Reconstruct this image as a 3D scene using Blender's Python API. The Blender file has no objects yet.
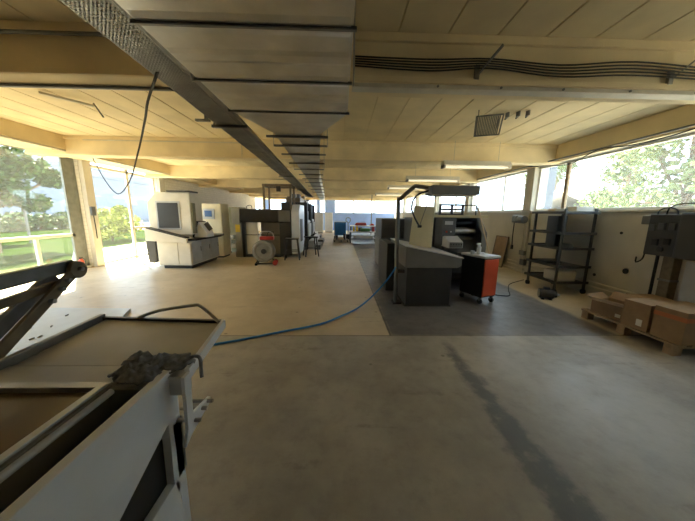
import bpy, bmesh, math, random
from math import sin, cos, pi, radians
from mathutils import Vector, Matrix
random.seed(7)
SC = bpy.context.scene
COL = SC.collection

# ---------------------------------------------------------------- camera
cam_d = bpy.data.cameras.new('camera'); cam = bpy.data.objects.new('camera', cam_d); COL.objects.link(cam)
PITCH, YAW, ROLL = radians(10.0), radians(1.6), radians(0.7)
fw = Vector((sin(YAW)*cos(PITCH), cos(YAW)*cos(PITCH), -sin(PITCH)))
rt = Vector((cos(YAW), -sin(YAW), 0)); up = rt.cross(fw)
r2 = rt*cos(ROLL) + up*sin(ROLL); u2 = -rt*sin(ROLL) + up*cos(ROLL)
M = Matrix((r2, u2, -fw)).transposed().to_4x4(); M.translation = Vector((0, 0, 1.55))
cam.matrix_world = M
cam_d.sensor_width = 36.0; cam_d.lens = 36.0*265.0/695.0; cam_d.clip_start = 0.02; cam_d.clip_end = 300
SC.camera = cam

# ---------------------------------------------------------------- sky, sun, exposure
w = bpy.data.worlds.new('sky'); SC.world = w; w.use_nodes = True
bg = w.node_tree.nodes['Background']
bg.inputs[0].default_value = (0.70, 0.84, 1.0, 1); bg.inputs[1].default_value = 3.0
sd = bpy.data.lights.new('sun', 'SUN'); sun = bpy.data.objects.new('sun', sd); COL.objects.link(sun)
sd.energy = 32.0; sd.angle = radians(0.6); sd.color = (1.0, 0.86, 0.62)
sun.rotation_euler = Vector((0.56, -0.60, -0.86)).to_track_quat('-Z', 'Y').to_euler()
sun.location = (-20, 10, 20)
SC.view_settings.view_transform = 'Standard'; SC.view_settings.look = 'None'
SC.view_settings.exposure = 1.27; SC.view_settings.gamma = 1.0
SC.view_settings.use_curve_mapping = False
try:
    SC.cycles.max_bounces = 14; SC.cycles.diffuse_bounces = 8; SC.cycles.transparent_max_bounces = 16
    SC.cycles.use_denoising = True; SC.cycles.sample_clamp_indirect = 8.0
    SC.cycles.caustics_reflective = False; SC.cycles.caustics_refractive = False
except Exception:
    pass

# ---------------------------------------------------------------- materials
def mat(name, col, rough=0.6, metal=0.0, var=0.0, scale=6.0, bump=0.0, col2=None, spec=0.5, coat=0.0):
    m = bpy.data.materials.new(name); m.use_nodes = True
    nt = m.node_tree; b = nt.nodes['Principled BSDF']
    b.inputs['Roughness'].default_value = rough; b.inputs['Metallic'].default_value = metal
    b.inputs['Specular IOR Level'].default_value = spec
    b.inputs['Base Color'].default_value = (*col, 1)
    if var > 0 or bump > 0 or col2:
        tc = nt.nodes.new('ShaderNodeTexCoord'); n = nt.nodes.new('ShaderNodeTexNoise')
        n.inputs['Scale'].default_value = scale; n.inputs['Detail'].default_value = 6
        nt.links.new(tc.outputs['Object'], n.inputs['Vector'])
        cr = nt.nodes.new('ShaderNodeValToRGB')
        c2 = col2 or tuple(c*(1-var) for c in col)
        c1 = col if col2 else tuple(min(1, c*(1+var*.5)) for c in col)
        cr.color_ramp.elements[0].position = .35; cr.color_ramp.elements[1].position = .65
        cr.color_ramp.elements[0].color = (*c2, 1); cr.color_ramp.elements[1].color = (*c1, 1)
        nt.links.new(n.outputs['Fac'], cr.inputs['Fac']); nt.links.new(cr.outputs['Color'], b.inputs['Base Color'])
        if bump > 0:
            bp = nt.nodes.new('ShaderNodeBump'); bp.inputs['Strength'].default_value = bump
            bp.inputs['Distance'].default_value = 0.02
            nt.links.new(n.outputs['Fac'], bp.inputs['Height']); nt.links.new(bp.outputs['Normal'], b.inputs['Normal'])
    return m

def glass_mat(name, tint=(0.93, 0.97, 0.97), gl=0.08, haze=0.0):
    m = bpy.data.materials.new(name); m.use_nodes = True; nt = m.node_tree; nt.nodes.clear()
    out = nt.nodes.new('ShaderNodeOutputMaterial'); mix = nt.nodes.new('ShaderNodeMixShader')
    tr = nt.nodes.new('ShaderNodeBsdfTransparent'); g = nt.nodes.new('ShaderNodeBsdfGlossy')
    tr.inputs['Color'].default_value = (*tint, 1); g.inputs['Roughness'].default_value = 0.03
    mix.inputs[0].default_value = gl
    src = tr.outputs[0]
    if haze:
        tl = nt.nodes.new('ShaderNodeBsdfTranslucent'); tl.inputs['Color'].default_value = (.9, .9, .86, 1)  # translucent veil in the pane imitates haze and glare over the view outside
        m2 = nt.nodes.new('ShaderNodeMixShader'); m2.inputs[0].default_value = haze
        nt.links.new(tr.outputs[0], m2.inputs[1]); nt.links.new(tl.outputs[0], m2.inputs[2]); src = m2.outputs[0]
    nt.links.new(src, mix.inputs[1]); nt.links.new(g.outputs[0], mix.inputs[2]); nt.links.new(mix.outputs[0], out.inputs[0])
    return m

def floor_mat():
    m = bpy.data.materials.new('concrete_floor'); m.use_nodes = True; nt = m.node_tree; b = nt.nodes['Principled BSDF']
    N, L = nt.nodes.new, nt.links.new
    geo = N('ShaderNodeNewGeometry'); sep = N('ShaderNodeSeparateXYZ'); L(geo.outputs['Position'], sep.inputs[0])
    def noise(scale, det=6, rough=.6, vec=None):
        n = N('ShaderNodeTexNoise'); n.inputs['Scale'].default_value = scale; n.inputs['Detail'].default_value = det
        n.inputs['Roughness'].default_value = rough; L(vec or geo.outputs['Position'], n.inputs['Vector']); return n.outputs['Fac']
    def math_(op, a, bb, c=None):
        n = N('ShaderNodeMath'); n.operation = op
        for i, v in enumerate((a, bb, c)):
            if v is None: continue
            if isinstance(v, (int, float)): n.inputs[i].default_value = v
            else: L(v, n.inputs[i])
        return n.outputs[0]
    def step(v, e0, e1):
        n = N('ShaderNodeMapRange'); n.interpolation_type = 'SMOOTHSTEP'; L(v, n.inputs['Value'])
        n.inputs['From Min'].default_value = e0; n.inputs['From Max'].default_value = e1; return n.outputs['Result']
    def mix(f, a, c):
        n = N('ShaderNodeMix'); n.data_type = 'RGBA'
        if isinstance(f, (int, float)): n.inputs['Factor'].default_value = f
        else: L(f, n.inputs['Factor'])
        for s, v in (('A', a), ('B', c)):
            k = n.inputs[6 if s == 'A' else 7]
            if isinstance(v, tuple): k.default_value = (*v, 1)
            else: L(v, k)
        return n.outputs[2]
    X, Y = sep.outputs['X'], sep.outputs['Y']
    n1 = noise(.9, 8, .65); n2 = noise(6, 8, .7); n3 = noise(30, 4, .6)
    wob = math_('MULTIPLY_ADD', noise(3.0, 5), .16, -.08)
    Xw = math_('ADD', X, wob); Yw = math_('ADD', Y, math_('MULTIPLY', wob, .35))
    near = mix(step(n1, .35, .65), NEAR_A, NEAR_B)
    near = mix(math_('MULTIPLY', step(n2, .45, .75), .35), near, (.16, .145, .12))
    far = mix(step(n1, .3, .7), FAR_A, FAR_B)
    far = mix(math_('MULTIPLY', step(n2, .55, .8), .3), far, (.30, .24, .17))
    base = mix(step(Yw, 3.19, 3.23), near, far)
    # dark painted machine bay
    pm = math_('MULTIPLY', math_('MULTIPLY', step(Xw, .62, .70), math_('SUBTRACT', 1.0, step(Xw, 3.66, 3.78))), step(Yw, 3.19, 3.23))
    dark = mix(step(n1, .35, .65), (.125, .12, .125), (.19, .18, .175))
    dark = mix(math_('MULTIPLY', step(n2, .5, .8), .6), dark, (.085, .08, .085))
    base = mix(pm, base, dark)
    # long dark spill running towards the bay
    w_ = math_('ADD', math_('MULTIPLY_ADD', Y, -.045, .185), math_('MULTIPLY_ADD', noise(5.5, 6, .7), .22, -.11))
    d = math_('ABSOLUTE', math_('SUBTRACT', math_('ADD', X, math_('MULTIPLY', wob, .9)), math_('MULTIPLY_ADD', Y, .02, 1.235)), 0)
    sp = math_('SUBTRACT', 1.0, step(math_('SUBTRACT', d, w_), -.06, .03))
    sp = math_('MULTIPLY', sp, math_('SUBTRACT', 1.0, step(Yw, 2.75, 3.15)))
    base = mix(math_('MULTIPLY', math_('MULTIPLY', sp, .85), step(n2, .22, .5)), base, (.075, .085, .105))
    # paler scraped patch to the right of the spill
    ps = math_('MULTIPLY', step(X, 1.45, 1.8), math_('SUBTRACT', 1.0, step(X, 2.4, 3.2)))
    ps = math_('MULTIPLY', ps, math_('SUBTRACT', 1.0, step(Y, 2.6, 3.2)))
    base = mix(math_('MULTIPLY', math_('MULTIPLY', ps, step(n1, .3, .6)), .5), base, (.40, .38, .35))
    # seams
    s1 = math_('SUBTRACT', 1.0, step(math_('ABSOLUTE', math_('SUBTRACT', math_('ADD', Y, math_('MULTIPLY', wob, .08)), 3.2), 0), .004, .012))
    s2 = math_('SUBTRACT', 1.0, step(math_('ABSOLUTE', math_('SUBTRACT', X, .66), 0), .006, .02)); s2 = math_('MULTIPLY', s2, step(Y, 3.19, 3.2))
    base = mix(math_('MULTIPLY', math_('MAXIMUM', s1, s2), .75), base, (.05, .045, .04))
    # scuffs and dark specks
    v = N('ShaderNodeTexVoronoi'); v.inputs['Scale'].default_value = 2.3; L(geo.outputs['Position'], v.inputs['Vector'])
    spk = math_('SUBTRACT', 1.0, step(v.outputs['Distance'], .03, .07))
    base = mix(math_('MULTIPLY', spk, .55), base, (.05, .045, .04))
    mp = N('ShaderNodeMapping'); mp.inputs['Scale'].default_value = (.5, 5, 1); mp.inputs['Rotation'].default_value = (0, 0, radians(-38)); L(geo.outputs['Position'], mp.inputs['Vector'])
    stk = step(noise(1.7, 2, .4, mp.outputs[0]), .655, .70)
    base = mix(math_('MULTIPLY', math_('MULTIPLY', stk, .3), step(n2, .4, .6)), base, (.14, .12, .10))
    L(base, b.inputs['Base Color'])
    rg = N('ShaderNodeMapRange'); L(n2, rg.inputs['Value']); rg.inputs['From Min'].default_value = .3; rg.inputs['From Max'].default_value = .7
    rg.inputs['To Min'].default_value = .30; rg.inputs['To Max'].default_value = .52; L(rg.outputs[0], b.inputs['Roughness'])
    bp = N('ShaderNodeBump'); bp.inputs['Strength'].default_value = .12; bp.inputs['Distance'].default_value = .01
    L(n3, bp.inputs['Height']); L(bp.outputs[0], b.inputs['Normal'])
    return m
NEAR_A, NEAR_B = (.29, .268, .235), (.43, .40, .35)
FAR_A, FAR_B = (.46, .38, .26), (.60, .51, .375)

def block_mat(name, col, mortar, sx=2.4):
    m = mat(name, col, .8); nt = m.node_tree; b = nt.nodes['Principled BSDF']
    tc = nt.nodes.new('ShaderNodeTexCoord'); mp = nt.nodes.new('ShaderNodeMapping'); mp.inputs['Rotation'].default_value = (0, radians(90), radians(90))
    sw = nt.nodes.new('ShaderNodeSeparateXYZ'); cb = nt.nodes.new('ShaderNodeCombineXYZ')
    nt.links.new(tc.outputs['Object'], sw.inputs[0]); nt.links.new(sw.outputs['Y'], cb.inputs['X']); nt.links.new(sw.outputs['Z'], cb.inputs['Y'])
    br = nt.nodes.new('ShaderNodeTexBrick'); br.inputs['Scale'].default_value = sx
    br.inputs['Color1'].default_value = (*col, 1); br.inputs['Color2'].default_value = (*[c*.93 for c in col], 1); br.inputs['Mortar'].default_value = (*mortar, 1)
    br.inputs['Mortar Size'].default_value = .012
    nt.links.new(cb.outputs[0], br.inputs['Vector']); nt.links.new(br.outputs['Color'], b.inputs['Base Color'])
    return m

MT = {}
MT['floor'] = floor_mat()
MT['ceiling'] = mat('ceiling_paint', (.80, .68, .44), .8, 0, .10, 2.0)
MT['groove'] = mat('groove_shadow_gap', (.10, .09, .07), .9)
MT['beam'] = mat('beam_paint', (.78, .655, .415), .75, 0, .13, 1.6)
MT['wall'] = mat('wall_paint', (.58, .545, .46), .8, 0, .12, 1.5)
MT['wallwhite'] = block_mat('white_block', (.80, .77, .70), (.60, .56, .50))
MT['wallblue'] = mat('pale_blue_paint', (.28, .44, .92), .7, 0, .06, 2)
MT['frame'] = mat('grey_green_frame', (.22, .23, .21), .5, 0, .15, 8)
MT['framewhite'] = mat('white_frame', (.72, .70, .64), .5, 0, .08, 8)
MT['glass'] = glass_mat('window_glass', haze=.012)
MT['glasshazed'] = glass_mat('hazed_window_glass', haze=.05)  # stronger veil for the overexposed haze outside the right windows
MT['wood'] = mat('raw_wood', (.36, .26, .16), .75, 0, .3, 12)
MT['galv'] = mat('galvanised_steel', (.68, .69, .68), .34, .85, .2, 3.5, .03)
MT['traymetal'] = mat('tray_galvanised', (.36, .36, .34), .45, .7, .2, 5)
MT['galvdark'] = mat('dark_galvanised', (.22, .22, .21), .45, .7, .2, 6)
MT['steel'] = mat('steel', (.45, .45, .44), .35, .9, .15, 9)
MT['white'] = mat('white_enamel', (.76, .80, .88), .35, 0, .05, 5)
MT['cream'] = mat('cream_enamel', (.72, .66, .48), .4, 0, .06, 5)
MT['offwhite'] = mat('offwhite_enamel', (.74, .71, .63), .4, 0, .06, 5)
MT['palegrey'] = mat('pale_grey_enamel', (.50, .52, .55), .4, 0, .08, 5)
MT['midgrey'] = mat('mid_grey_enamel', (.17, .17, .158), .45, 0, .1, 5)
MT['darkgrey'] = mat('dark_grey_enamel', (.042, .041, .039), .45, 0, .15, 5)
MT['slate'] = mat('slate_grey_enamel', (.09, .095, .10), .45, 0, .15, 5)
MT['black'] = mat('black_plastic', (.018, .018, .019), .4, 0, .2, 8)
MT['rubber'] = mat('black_rubber', (.02, .02, .02), .75)
MT['red'] = mat('red_enamel', (.62, .085, .035), .4, 0, .08, 5)
MT['darkred'] = mat('dark_red_plastic', (.35, .03, .03), .5, 0, .1, 6)
MT['blue'] = mat('blue_plastic', (.03, .19, .50), .45, 0, .12, 6)
MT['hose'] = mat('blue_hose', (.03, .22, .58), .45, 0, .1, 20)
MT['desktop'] = mat('pale_enamel_and_desk_sheen', (.62, .63, .67), .3, 0, .06, 5)  # pale tone lightened to carry the desk top's reflection; switch box shares it
MT['warmgrey'] = mat('warm_grey_enamel', (.30, .29, .25), .45, 0, .08, 5)
MT['reelgrey'] = mat('reel_grey', (.24, .23, .21), .6, 0, .15, 8)
MT['screen'] = mat('blue_screen_glass', (.05, .12, .32), .15)
MT['olive'] = mat('olive_grey_enamel', (.23, .22, .14), .5, 0, .1, 5)
MT['yellow'] = mat('yellow_plastic', (.72, .50, .03), .45, 0, .1, 6)
MT['green'] = mat('green_plastic', (.12, .30, .10), .5, 0, .1, 6)
MT['card'] = mat('brown_cardboard', (.31, .205, .115), .85, 0, .12, 7)
MT['cardlight'] = mat('pale_cardboard', (.58, .46, .32), .85, 0, .1, 7)
MT['tape'] = mat('orange_tape', (.50, .16, .06), .5)
MT['amber'] = mat('amber_glass_plate', (.12, .075, .028), .2, 0, .1, 1.5)
MT['armgrey'] = mat('brushed_dark_bar', (.22, .22, .215), .38, .5, .2, 14)
MT['armbrown'] = mat('bronze_bar', (.19, .15, .10), .45, .5, .2, 14)
MT['rag'] = mat('charcoal_cloth', (.24, .255, .285), .95, 0, .3, 40, .2)
MT['tabletop'] = mat('worn_grey_top', (.42, .41, .38), .38, 0, .12, 4)
MT['panelbeige'] = mat('beige_panel', (.58, .50, .30), .5, 0, .06, 4)
MT['tube'] = mat('lit_tube', (.82, .80, .70), .3)
_b = MT['tube'].node_tree.nodes['Principled BSDF']; _b.inputs['Emission Color'].default_value = (1, .86, .58, 1); _b.inputs['Emission Strength'].default_value = .35
MT['shelfmetal'] = mat('dusty_shelf_metal', (.085, .085, .08), .45, .5, .2, 6)
MT['pipe'] = mat('painted_pipe', (.62, .58, .48), .5, 0, .1, 6)
MT['leaf'] = mat('leaf_green', (.018, .050, .008), .6, 0, 0, 3, 0, (.032, .075, .014), spec=.08)
MT['leafright'] = mat('leaf_hazed', (.04, .075, .025), .6, 0, 0, 3, 0, (.07, .11, .04), spec=.08)  # right-hand greens, here and next line, lightened to carry haze and glare
MT['leafpale'] = mat('leaf_pale', (.07, .11, .04), .6, 0, 0, 3, 0, (.12, .16, .07), spec=.08)
MT['leafyellow'] = mat('leaf_yellow', (.15, .19, .03), .55, 0, 0, 3, 0, (.25, .28, .06), spec=.08)
MT['bark'] = mat('bark', (.12, .085, .06), .9, 0, .3, 12)
MT['grass'] = mat('grass_lawn', (.016, .030, .006), .9, 0, .35, 3, spec=0.0)
MT['yard'] = mat('pale_yard_concrete', (.56, .53, .46), .85, 0, .12, 1)
MT['bluewall'] = mat('blue_grey_cladding', (.085, .115, .17), .6, 0, .06, .6)
MT['bluedark'] = mat('blue_grey_band', (.06, .08, .11), .6)
MT['awning'] = mat('white_awning', (.45, .44, .41), .7)
MT['roofwhite'] = mat('white_roof_sheet', (.17, .165, .155), .6, 0, .06, .8)

# ---------------------------------------------------------------- mesh builder
class MB:
    def __init__(s): s.bm = bmesh.new()
    def box(s, c, d, rot=None):
        g = bmesh.ops.create_cube(s.bm, size=1)['verts']
        for v in g:
            p = Vector((v.co.x*d[0], v.co.y*d[1], v.co.z*d[2]))
            if rot is not None: p = rot @ p
            v.co = p + Vector(c)
        return s
    def bx(s, a, b):                       # min / max corner
        return s.box([(a[i]+b[i])/2 for i in range(3)], [abs(b[i]-a[i]) for i in range(3)])
    def bar(s, p, q, wd, h, upv=(0, 0, 1)):    # rectangular bar from p to q
        p, q = Vector(p), Vector(q); d = q-p; z = d.normalized(); u = Vector(upv)
        x = z.cross(u)
        if x.length < 1e-4: x = z.cross(Vector((0, 1, 0)))
        x.normalize(); y = x.cross(z)
        R = Matrix((x, y, z)).transposed()
        return s.box((p+q)/2, (wd, h, d.length), R)
    def cyl(s, p, q, r, n=16, r2=None):
        p, q = Vector(p), Vector(q); d = q-p
        R = d.to_track_quat('Z', 'Y').to_matrix().to_4x4(); R.translation = (p+q)/2
        bmesh.ops.create_cone(s.bm, cap_ends=True, segments=n, radius1=r, radius2=r if r2 is None else r2, depth=d.length, matrix=R)
        return s
    def tube(s, pts, r, n=10, sm=4):
        pts = [Vector(p) for p in pts]
        if sm > 1 and len(pts) > 2: pts = spline(pts, sm)
        rings = []; ref = Vector((0, 0, 1))
        for i, p in enumerate(pts):
            t = (pts[min(i+1, len(pts)-1)]-pts[max(i-1, 0)]).normalized()
            x = t.cross(ref)
            if x.length < .05: x = t.cross(Vector((0, 1, 0)))
            x.normalize(); y = t.cross(x)
            if rings:                        # keep the ring from flipping
                if x.dot(px) < 0: x, y = -x, -y
            px = x
            rings.append([s.bm.verts.new(p + x*r*cos(2*pi*k/n) + y*r*sin(2*pi*k/n)) for k in range(n)])
        for a, b in zip(rings, rings[1:]):
            for k in range(n): s.bm.faces.new((a[k], a[(k+1) % n], b[(k+1) % n], b[k]))
        s.bm.faces.new(rings[0][::-1]); s.bm.faces.new(rings[-1]); return s
    def prism(s, poly, axis, a, b):        # poly of 2-D points extruded along axis between a and b
        def P(u, v, t): return {'x': (t, u, v), 'y': (u, t, v), 'z': (u, v, t)}[axis]
        A = [s.bm.verts.new(P(u, v, a)) for u, v in poly]; B = [s.bm.verts.new(P(u, v, b)) for u, v in poly]
        s.bm.faces.new(A); s.bm.faces.new(B[::-1]); n = len(poly)
        for i in range(n): s.bm.faces.new((A[i], B[i], B[(i+1) % n], A[(i+1) % n]))
        return s
    def loft(s, secs):
        R = [[s.bm.verts.new(p) for p in q] for q in secs]; n = len(R[0])
        for a, b in zip(R, R[1:]):
            for k in range(n): s.bm.faces.new((a[k], a[(k+1) % n], b[(k+1) % n], b[k]))
        s.bm.faces.new(R[0][::-1]); s.bm.faces.new(R[-1]); return s
    def ring(s, c, ax, R, r, n=28, m=10):  # torus
        c, ax = Vector(c), Vector(ax).normalized(); x = ax.orthogonal().normalized(); y = ax.cross(x); G = []
        for i in range(n):
            a = 2*pi*i/n; d = x*cos(a)+y*sin(a)
            G.append([s.bm.verts.new(c + d*(R + r*cos(2*pi*k/m)) + ax*r*sin(2*pi*k/m)) for k in range(m)])
        for i in range(n):
            for k in range(m): s.bm.faces.new((G[i][k], G[(i+1) % n][k], G[(i+1) % n][(k+1) % m], G[i][(k+1) % m]))
        return s
    def quadleaf(s, p, n, up, a, b):
        n = n.normalized(); x = n.cross(up); x = x.normalized() if x.length > 1e-3 else n.orthogonal().normalized(); y = n.cross(x)
        vs = [s.bm.verts.new(p + q) for q in (-x*a*.15-y*b, x*a-y*b*.1, y*b, -x*a-y*b*.1)]
        s.bm.faces.new(vs); return s
    def build(s, name, m, parent=None, bevel=0.0, smooth=False, W=False):
        bmesh.ops.recalc_face_normals(s.bm, faces=s.bm.faces)
        if W and parent is not None:
            r = parent
            while r.parent: r = r.parent
            for v in s.bm.verts: v.co -= r.location
        me = bpy.data.meshes.new(name); s.bm.to_mesh(me); s.bm.free()
        me.materials.append(MT[m] if isinstance(m, str) else m)
        if smooth:
            for p in me.polygons: p.use_smooth = True
            try: me.set_sharp_from_angle(angle=radians(40))
            except Exception: pass
        o = bpy.data.objects.new(name, me); COL.objects.link(o)
        if parent is not None: o.parent = parent
        if bevel > 0:
            b = o.modifiers.new('edge', 'BEVEL'); b.width = bevel; b.segments = 2; b.limit_method = 'ANGLE'; b.angle_limit = radians(40)
        return o

def spline(pts, k):
    out = []
    for i in range(len(pts)-1):
        p0, p1, p2, p3 = pts[max(i-1, 0)], pts[i], pts[i+1], pts[min(i+2, len(pts)-1)]
        for j in range(k):
            t = j/k
            out.append(.5*((2*p1)+(p2-p0)*t+(2*p0-5*p1+4*p2-p3)*t*t+(3*p1-p0-3*p2+p3)*t**3))
    return out+[pts[-1]]

def thing(name, label, cat, loc=(0, 0, 0), rotz=0, group=None):
    o = bpy.data.objects.new(name, None); COL.objects.link(o); o.empty_display_size = .1
    o.location = loc; o.rotation_euler = (0, 0, rotz); o['label'] = label; o['category'] = cat
    if group: o['group'] = group
    return o
def tag(o, label, cat, group=None, kind=None):
    o['label'] = label; o['category'] = cat
    if group: o['group'] = group
    if kind: o['kind'] = kind
    return o
def struct(o, label=None, cat=None):
    o['kind'] = 'structure'
    if label: o['label'] = label
    if cat: o['category'] = cat
    return o
def dup(root, loc, rotz, label, group=None):
    r = root.copy(); COL.objects.link(r); r.location = loc; r.rotation_euler = (0, 0, rotz); r['label'] = label
    if group: r['group'] = group
    for ch in list(root.children):
        c = ch.copy(); COL.objects.link(c); c.parent = r
        for g in list(ch.children):
            d = g.copy(); COL.objects.link(d); d.parent = c
    return r

# ---------------------------------------------------------------- the room
XL, XR, YB, YF, ZC, ZS = -6.9, 5.05, -3.0, 25.0, 3.15, 2.75
struct(MB().bx((XL-.25, YB, -.2), (XR+.25, YF+.25, 0)).build('floor', 'floor'), 'worn concrete floor with a dark painted bay on the right', 'floor')
# ceiling: long concrete planks with open seams
c = MB(); x = XL-.25
while x < XR+.25:
    c.bx((x+.007, YB, ZC), (min(x+.45, XR+.25)-.007, YF+.25, ZC+.02)); x += .45
c.bx((XL-.25, YB, ZC+.02), (XR+.25, YF+.25, ZC+.2))
struct(c.build('ceiling', 'ceiling', bevel=.006), 'cream ceiling of long concrete planks with open seams', 'ceiling')
for k in range(-1, 7):
    y0 = 2.7+3.6*k
    b = MB().bx((XL, y0, ZS), (XR, y0+.30, ZC))
    b.bx((XL, y0-.035, ZC-.07), (XR, y0, ZC))
    b.bx((XL, y0-.02, ZS), (XR, y0, ZS+.05))
    o = struct(b.build('ceiling_beam', 'beam', bevel=.006), 'cream painted concrete beam across the hall', 'beam'); o['group'] = 'ceiling beams'
# edge beams along both long walls
struct(MB().bx((XL, YB, 2.86), (-6.02, YF, ZC)).build('trim_1', 'beam', bevel=.01), 'long cream edge beam above the left windows', 'beam')
struct(MB().bx((4.94, YB, 2.78), (XR, YF, ZC)).build('trim_2', 'beam', bevel=.01), 'long cream edge beam above the right windows', 'beam')

# left wall: solid ends, two glazed bays
wl = MB()
wl.bx((XL-.25, YB, 0), (XL, 4.0, ZC)); wl.bx((XL-.25, 10.45, 0), (XL, 19.6, ZC)); wl.bx((XL-.25, 19.6, 0), (XL, 24.6, 1.66)); wl.bx((XL-.25, 19.6, 2.78), (XL, 24.6, ZC)); wl.bx((XL-.25, 19.6, 1.66), (XL, 22.2, 2.78)); wl.bx((XL-.25, 24.6, 0), (XL, YF, ZC))
wl.bx((XL-.25, 7.45, 0), (XL, 7.8, ZC)); wl.bx((XL-.25, 4.0, 2.98), (XL, 10.45, ZC)); wl.bx((XL-.25, 4.0, 0), (XL, 7.45, .05))
struct(wl.build('wall_left', 'wallwhite'), 'white block wall with two tall glazed openings', 'wall')
struct(MB().bx((XL, 7.46, 0), (XL+.12, 7.70, 2.86)).build('column', 'wall', bevel=.01), 'pale column between the two left window bays', 'column')
struct(MB().bx((XL, 10.45, 0), (XL+.12, 10.75, 2.86)).build('column', 'wall', bevel=.01), 'pale column behind the white platemaking machine', 'column')

def lwin(name, label, y0, y1, z0, z1, bars, fm, fw_=.07, gm='glass'):
    """window in a wall of constant x; bars = list of boxes (ya,za,yb,zb)"""
    def mk(xc):
        t = thing(name, label, 'window', (xc, y0, z0)); struct(t)
        f = MB()
        for a, b in (((y0, z0), (y1, z0+fw_)), ((y0, z1-fw_), (y1, z1)), ((y0, z0), (y0+fw_, z1)), ((y1-fw_, z0), (y1, z1))):
            f.bx((xc-.04, a[0], a[1]), (xc+.04, b[0], b[1]))
        f.build('window_frame', fm, t, .006, W=True)
        for (ya, za, yb, zb, bm_) in bars:
            MB().bx((xc-.03, ya, za), (xc+.03, yb, zb)).build('mullion', bm_, t, .005, W=True)
        MB().bx((xc-.004, y0+fw_*.6, z0+fw_*.6), (xc+.004, y1-fw_*.6, z1-fw_*.6)).build('pane', gm, t, W=True)
        return t
    return mk
lwin('window_1', 'tall grey framed window with a white transom, nearest on the left', 4.0, 7.45, .05, 2.98,
     [(4.05, .88, 7.2, .96, 'framewhite'), (6.25, .10, 6.32, .90, 'framewhite'), (7.12, .05, 7.45, 2.98, 'frame'), (4.05, 2.86, 7.3, 2.98, 'frame')], 'frame')(XL-.12)
lwin('window_2', 'tall bright glazed doors left of the white platemaking machine', 7.8, 10.45, 0, 2.98,
     [(9.15, 0, 9.25, 2.98, 'framewhite'), (9.2, .95, 10.4, 1.03, 'framewhite'), (7.85, 2.74, 10.4, 2.82, 'framewhite')], 'framewhite', .06)(XL-.12)

lwin('window_15', 'high window added far along the left wall to light the far end', 22.2, 24.6, 1.66, 2.78, [(23.4, 1.7, 23.46, 2.75, 'framewhite')], 'framewhite', .05)(XL-.12)  # opening added to bring more daylight into the far end

# right wall: low wall, window band, columns
struct(MB().bx((XR, YB, 0), (XR+.25, YF, 1.66)).bx((XR, YB, 2.78), (XR+.25, YF, ZC)).bx((XR, YB, 1.66), (XR+.25, .7, 2.78)).bx((XR, 2.75, 1.66), (XR+.25, 3.0, 2.78)).build('wall_right', 'wall'),
       'cream plastered low wall below the right windows', 'wall')
struct(MB().bx((XR-.05, YB, 1.64), (XR+.06, YF, 1.685)).build('trim_3', 'framewhite', bevel=.006), 'white sill along the right windows', 'sill')
lwin('window_16', 'unseen right window opened to light the near end', .7, 2.75, 1.685, 2.78, [(1.7, 1.7, 1.75, 2.76, 'framewhite')], 'framewhite', .04)(XR+.12)  # out of view; opened to bring bluish daylight to the near end
yy = [3.0, 7.15, 10.65, 14.25, 17.85, 21.45, 25.0]
for i in range(len(yy)-1):
    i += 1
    a, b = yy[i-1]+(.15 if i > 1 else 0), yy[i]-(.15 if i < 6 else 0)
    bars = []
    if i == 1: bars = [(6.10, 1.68, 6.18, 2.78, 'wood')]
    else:
        m_ = (a+b)/2-.45; bars = [(m_, 1.68, m_+.05, 2.78, 'framewhite')]
    lwin('window_%d' % (i+2), ['', 'wide right window above the rack and electrical cabinet', 'right window above the leaning brown board', 'right window behind the press with the black guard rail',
         'fifth window of the right wall', 'sixth window of the right wall', 'last window of the right wall'][i], a, b, 1.685, 2.78, bars, 'framewhite', .04, 'glasshazed')(XR+.12)
    if i < 6:
        struct(MB().bx((XR-.05, yy[i]-.15, 0), (XR+.25, yy[i]+.15, 2.78)).build('column', 'wall', bevel=.008), 'cream column in the right wall', 'column')['group'] = 'right wall columns'

# back wall
wb = MB(); wb.bx((XL, YF, 0), (XR, YF+.25, 1.6)); wb.bx((XL, YF, 2.78), (XR, YF+.25, ZC)); wb.bx((XL, YF, 1.6), (-6.6, YF+.25, 2.78))
for a, b in ((-3.3, -3.0), (-2.15, -1.95), (-1.4, -.55)): wb.bx((a, YF, 1.6), (b, YF+.25, 2.78))
struct(wb.build('wall_back', 'wallblue'), 'pale blue painted wall at the far end', 'wall')
bw = 0
for i, (a, b) in enumerate(((-6.6, -3.3), (-3.0, -2.15), (-1.95, -1.4), (-.55, 1.2), (1.2, 3.1), (3.1, 5.05))):
    t = thing('window_%d' % (8+i), ['far end window behind the left presses', 'far end window at the left above the white cabinets', 'narrow far end window above the white cabinets', 'far end window above the blue crate',
              'far end window above the cluttered tables', 'far end window at the right corner'][i], 'window', (a, YF+.1, 1.6)); struct(t)
    f = MB()
    for p, q in (((a, 1.6), (b, 1.66)), ((a, 2.72), (b, 2.78)), ((a, 1.6), (a+.06, 2.78)), ((b-.06, 1.6), (b, 2.78))): f.bx((p[0], YF+.06, p[1]), (q[0], YF+.14, q[1]))
    f.build('window_frame', 'framewhite', t, W=True); MB().bx((a+.03, YF+.096, 1.63), (b-.03, YF+.104, 2.75)).build('pane', 'glass', t, W=True)
struct(MB().bx((XL-.25, YB-.2, 0), (XR+.25, YB, ZC)).build('wall_front', 'wall'), 'cream wall behind the camera', 'wall')
# the strip of rail under the left edge beam
o = MB().cyl((-6.05, 3.0, 2.838), (-6.05, 10.5, 2.838), .022).build('curtain_rail', 'pipe', smooth=True); tag(o, 'thin rail under the edge beam above the left windows', 'rail')

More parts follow.
